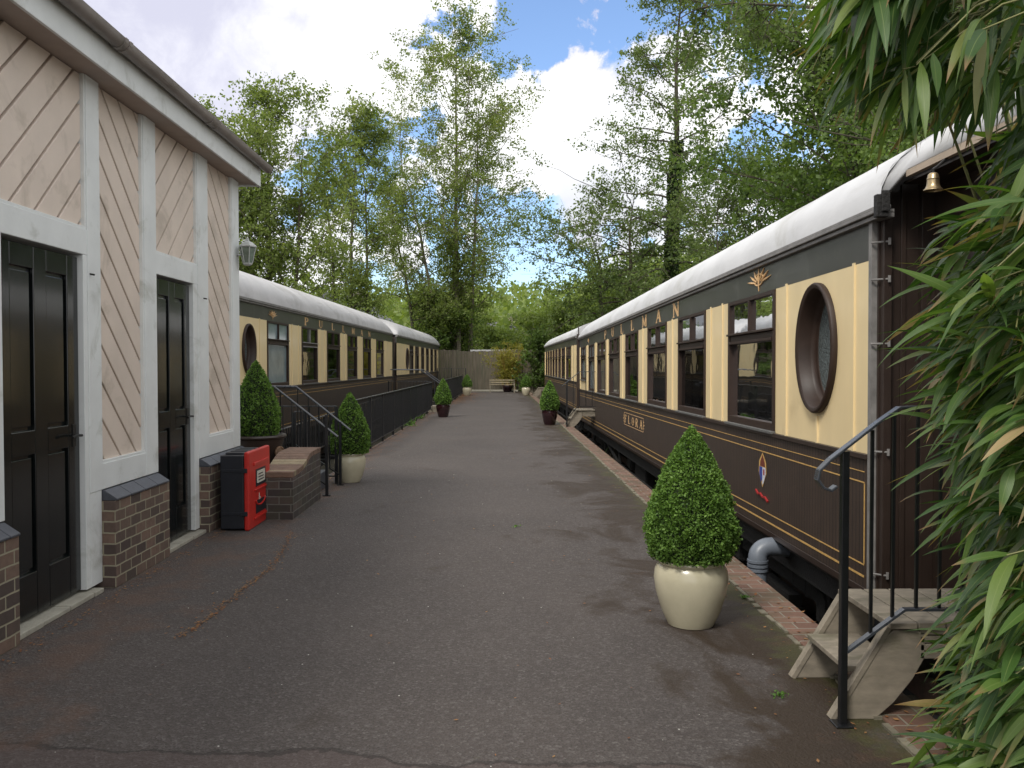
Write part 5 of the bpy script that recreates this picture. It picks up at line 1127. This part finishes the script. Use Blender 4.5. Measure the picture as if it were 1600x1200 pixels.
# ------------------------------------------------------------------ big bamboo at the right
def bambmat():
    m = bpy.data.materials.new('bamboo_leaves'); m.use_nodes = True; m.node_tree.nodes.clear(); g = NG(m.node_tree)
    rnd = g.n('ShaderNodeNewGeometry').outputs['Random Per Island']; uv = g.n('ShaderNodeSeparateXYZ', ins={0: g.n('ShaderNodeTexCoord').outputs['UV']}).outputs
    cc = g.ramp(rnd, [(0, (.030, .075, .016)), (.35, (.055, .115, .024)), (.65, (.085, .155, .030)), (.88, (.13, .20, .042)), (.965, (.19, .22, .07)), (.975, (.36, .27, .13)), (1, (.42, .31, .16))])
    tip = g.m('MULTIPLY', g.n('ShaderNodeMapRange', ins={0: uv[1], 1: .72, 2: .95, 3: 0.0, 4: 1.0}).outputs[0], g.m('GREATER_THAN', g.m('FRACT', g.m('MULTIPLY', rnd, 37.3)), .62))
    cc = g.mix(tip, cc, (.26, .15, .07))
    vein = g.m('MULTIPLY', g.m('SINE', g.m('MULTIPLY', uv[0], 60)), .5)
    rib = g.ramp(g.m('ABSOLUTE', g.m('SUBTRACT', uv[0], .5)), [(0, .55), (.05, 0.0)])
    cc = g.mix(rib, cc, (.22, .28, .09))
    bp = g.n('ShaderNodeBump', ins={'Strength': .25, 'Distance': .001, 'Height': vein}).outputs[0]
    p = g.n('ShaderNodeBsdfPrincipled', ins={'Base Color': cc, 'Roughness': .42, 'Specular IOR Level': .5, 'Normal': bp}); t = g.n('ShaderNodeBsdfTranslucent', ins={0: g.mix(1, cc, (1.5, 1.6, .7), blend='MULTIPLY')})
    o = g.n('ShaderNodeMixShader', ins={0: .38, 1: p.outputs[0], 2: t.outputs[0]}); g.n('ShaderNodeOutputMaterial', ins={0: o.outputs[0]}); return m
M['bamb'] = bambmat()
def blades(P, D, Ln, Wd, droop):
    """curved lanceolate leaves from base points P in directions D"""
    n = len(P); k = 9; D = unit(D); side = unit(np.cross(D, np.array([0, 0, 1.])+rng.normal(0, .45, (n, 3)))); nrm = np.cross(side, D)
    wp = np.array([.10, .55, .88, 1.0, .97, .82, .58, .28, .0]); V = []; t = np.linspace(0, 1, k); cur = P.copy(); d = D.copy(); uvs = []
    tw = rng.normal(0, .5, n)
    for i in range(k):
        c_, s_ = np.cos(tw*t[i])[:, None], np.sin(tw*t[i])[:, None]; sd_ = side*c_+nrm*s_; w = (Wd*wp[i]*.5)[:, None]; cup = np.cross(sd_, d)*w*.25
        V.append(np.stack([cur-sd_*w+cup, cur, cur+sd_*w+cup], 1)); uvs.append(np.tile(np.array([[0, t[i]], [.5, t[i]], [1, t[i]]]), (n, 1, 1)))
        d = unit(d+np.array([0, 0, -1.])*(droop/k)[:, None]); cur = cur+d*(Ln/(k-1))[:, None]
    V = np.stack(V, 1); uvs = np.stack(uvs, 1)       # n,k,3,3
    base = (np.arange(n)*k*3)[:, None, None]; i = np.arange(k-1)[None, :, None]*3; j = np.arange(2)[None, None, :]
    a_ = base+i+j; Fq = np.stack([a_, a_+1, a_+4, a_+3], -1).reshape(-1, 4)
    return V.reshape(-1, 3), Fq, uvs.reshape(-1, 2)
bo_ = (2.15, 2.7, 0)
bam = thing('bamboo', 'large overhanging bamboo with long drooping green leaves at the right edge', 'bamboo', bo_)
def xleft(z, y):
    s_ = y/2.6
    zr = 1.5+(z-1.5)/s_
    return s_*np.interp(zr, [-.1, .25, .6, .9, 1.25, 1.6, 1.88, 1.97, 2.05, 2.36, 2.42, 2.7, 3.0], [1.24, 1.31, 1.36, 1.40, 1.32, 1.27, 1.25, 1.36, 1.50, 1.50, .96, .90, .92])
wood = []; LP, LD, LL, LW, LR = [], [], [], [], []
for i in range(26):      # culms
    x0_, y0__ = rng.uniform(1.98, 2.6), rng.uniform(1.9, 3.15); c = curve((x0_, y0__, -.1), (rng.normal(.0, .03), rng.normal(0, .05), 1), rng.uniform(2.4, 3.4), 10, .02, -.005); c[:, 0] -= np.linspace(0, 1, 11)**3*rng.uniform(.1, .5)
    wood.append((c-np.array(bo_), np.linspace(.012, .004, 11)))
NB = 860
for i in range(NB):
    y = rng.uniform(1.95, 3.05); z = rng.uniform(-.02, 3.0) if i % 4 else rng.uniform(2.0, 2.9)
    xl = xleft(z, y); dep = rng.exponential(.16)+.02; tip = np.array([xl+.13+dep, y, z])
    st = tip+np.array([rng.uniform(.2, .45), rng.normal(0, .12), rng.uniform(.02, .22)])
    mid = (st+tip)/2+np.array([0, 0, .04]); wood.append((np.stack([st, mid, tip])-np.array(bo_), np.array([.0035, .0028, .0018])))
    nl_ = rng.integers(5, 9); up = z > 2.0
    for j in range(nl_):
        f = rng.uniform(.35, 1); p = st*(1-f)+tip*f
        if up: d = np.array([rng.normal(-.55, .35), rng.normal(-.1, .45), rng.normal(-.55, .35)])
        elif z < .5: d = np.array([rng.normal(-.6, .5), rng.normal(-.1, .5), rng.normal(-.1, .6)])
        else: d = np.array([rng.normal(-.85, .35), rng.normal(-.1, .45), rng.normal(-.22 if z < 1.5 else -.08, .35)])
        LP.append(p); LD.append(d); LL.append(rng.uniform(.13, .30)); LW.append(rng.uniform(.018, .036)); LR.append(rng.uniform(.3, 1.7))
V, Fq, uv = blades(np.array(LP)-np.array(bo_), np.array(LD), np.array(LL), np.array(LW), np.array(LR))
tubes_np(wood, 'culms', M['culm'], bam, 5); mesh_np('leaves', V, Fq, M['bamb'], bam, uv, smooth=True)
# grassy young bamboo behind the near steps, on the soil
n = 260; P = np.stack([rng.uniform(1.86, 2.3, n), rng.uniform(2.5, 3.5, n), rng.uniform(PIT+.45, .02, n)], 1); D = rng.normal(0, .6, (n, 3))+np.array([-.25, -.2, .55])
V, Fq, uv = blades(P-np.array((2, 3, 0)), D, rng.uniform(.16, .34, n), rng.uniform(.007, .016, n), rng.uniform(.6, 1.9, n))
o = mesh_np('grass_tuft', V, Fq, M['bamb'], None, uv, True); o.location = (2, 3, 0); tag(o, 'tuft of thin grassy blades under the near steps', 'grass', kind='stuff')
# soil bed beyond the kerb near the camera
b = MB(); b.box(1.846, 4.5, -3, 2.9, PIT-.2, -.10); tag(b.build('soil_bed', M['soil']), kind='structure')

# ------------------------------------------------------------------ litter, weeds
def scatter(P, size, z=.004):
    n = len(P); a = rng.uniform(0, 2*math.pi, n); s_ = size*rng.uniform(.5, 1.4, n); asp = rng.uniform(.3, .7, n)
    D = np.stack([np.cos(a), np.sin(a), rng.normal(0, .12, n)], 1)*s_[:, None]; R_ = np.stack([-np.sin(a), np.cos(a), rng.normal(0, .12, n)], 1)*(s_*asp)[:, None]
    C_ = np.stack([P[:, 0], P[:, 1], np.full(n, z)+rng.uniform(.001, .006, n)], 1)
    return np.stack([C_-D*.5, C_+R_*.5, C_+D*.5, C_-R_*.5], 1).reshape(-1, 3), np.arange(4*n).reshape(n, 4)
pts = []
q = [onplane(*p, (0, 0, 0), (0, 0, 1))[:2] for p in ((455, 830), (440, 865), (420, 890), (375, 925), (330, 965), (275, 1000))]
q = np.array(q); f = rng.uniform(0, 1, 560); fi = f*(len(q)-1); i0 = np.minimum(fi.astype(int), len(q)-2); fr = (fi-i0)[:, None]
pts.append(q[i0]*(1-fr)+q[i0+1]*fr+rng.normal(0, .016, (560, 2))*(1+3*(rng.uniform(0, 1, (560, 1)) > .75)))
n = 3200; y = 9.5+rng.uniform(0, 1, n)**1.4*34; xe = np.interp(y, [9, 13.5, 26.6, 27, 47], [-2.25, -2.24, -2.03, -1.8, -1.6]); pts.append(np.stack([xe+np.abs(rng.normal(0, .13, n)), y], 1))
n = 5200; y = rng.uniform(0, 1, n)**.8*12+31; pts.append(np.stack([np.interp(y, [27, 47], [-1.8, -1.6])+np.abs(rng.normal(0, .45, n)), y], 1))
n = 500; y = rng.uniform(3, 30, n); pts.append(np.stack([1.6-np.abs(rng.normal(0, .16, n)), y], 1))
n = 350; y = rng.uniform(2.5, 25, n); pts.append(np.stack([rng.uniform(-2.5, 1.8, n), y], 1))
n = 350; y = rng.uniform(4, 9, n); pts.append(np.stack([-2.5+np.abs(rng.normal(0, .06, n)), y], 1))
n = 260; y = rng.uniform(2, 9, n); 
P = np.concatenate(pts); V, Fq = scatter(P, np.full(len(P), .017)*(1+.025*P[:, 1])); tag(mesh_np('fallen_leaves', V, Fq, M['litter']), 'scattered brown leaf litter on the tarmac', 'leaf litter', kind='stuff')
n = 300; P = np.stack([rng.uniform(1.64, 1.84, n), rng.uniform(3, 16, n)], 1); V, Fq = scatter(P, np.full(n, .028), .014); tag(mesh_np('kerb_leaves', V, Fq, M['litter']), 'brown leaves lying on the brick kerb', 'leaf litter', kind='stuff')
b = MB()
for i in range(110):
    x, y = rng.uniform(-2.4, 1.5), 2.2+rng.uniform(0, 1)**1.6*13; r = rng.uniform(.002, .005); b.lathe([(r*.6, .0), (r, r*.4), (r*.4, r*.7)], (x, y, 0), 5, sx=rng.uniform(.6, 1.4))
tag(b.build('stone_chips', M['chips']), 'tiny pale stone chips on the tarmac', 'stone chips', kind='stuff')
# weeds
def weed(px, py, r, n, lab):
    c = onplane(px, py, (0, 0, 0), (0, 0, 1)); a = rng.uniform(0, 6.28, n); rr = np.abs(rng.normal(0, r*.5, n)); P = np.stack([rr*np.cos(a), rr*np.sin(a), rng.uniform(.003, r*.35, n)], 1)
    V, Fq = leaf_quads(P, np.full(n, r*.35), 1.5, 1.6); o = mesh_np('weed', V, Fq, M['weed']); o.location = (float(c[0]), float(c[1]), 0); tag(o, lab, 'weed', 'small weeds in the tarmac')
weed(1218, 1088, .045, 60, 'small bright green weed left of the near handrail foot'); weed(805, 823, .05, 40, 'small pale green weed in the middle of the path')
weed(1165, 935, .05, 70, 'low green weed beside the large cream pot'); weed(1150, 915, .03, 30, 'tiny weed at the kerb behind the large cream pot')
# weeds in the right pit and at the foot of the left railing
def tuft(x, y, z, h, n, lab):
    P = np.stack([rng.normal(0, .08, n), rng.normal(0, .08, n), np.zeros(n)], 1); D = rng.normal(0, .5, (n, 3))+np.array([0, 0, .9]); V, Fq, uv = blades(P, D, rng.uniform(.5, 1, n)*h, np.full(n, .022), rng.uniform(.4, 1.5, n))
    o = mesh_np('weed_tuft', V, Fq, M['weed'], None, uv); o.location = (x, y, z); tag(o, lab, 'weed', 'leafy weeds beside the tracks')
tuft(2.0, 17.3, PIT, .75, 40, 'leafy weed beyond the kerb near the far right steps'); tuft(2.1, 13.2, PIT, .6, 40, 'weed in the pit beside the right carriage name plate'); tuft(1.98, 10.8, PIT, .6, 30, 'weed in the pit midway along the right kerb')
tuft(-2.12, 20.2, 0, .30, 30, 'weed growing through the left railing'); tuft(-2.10, 22.8, 0, .22, 30, 'small weed at the foot of the far left railing')
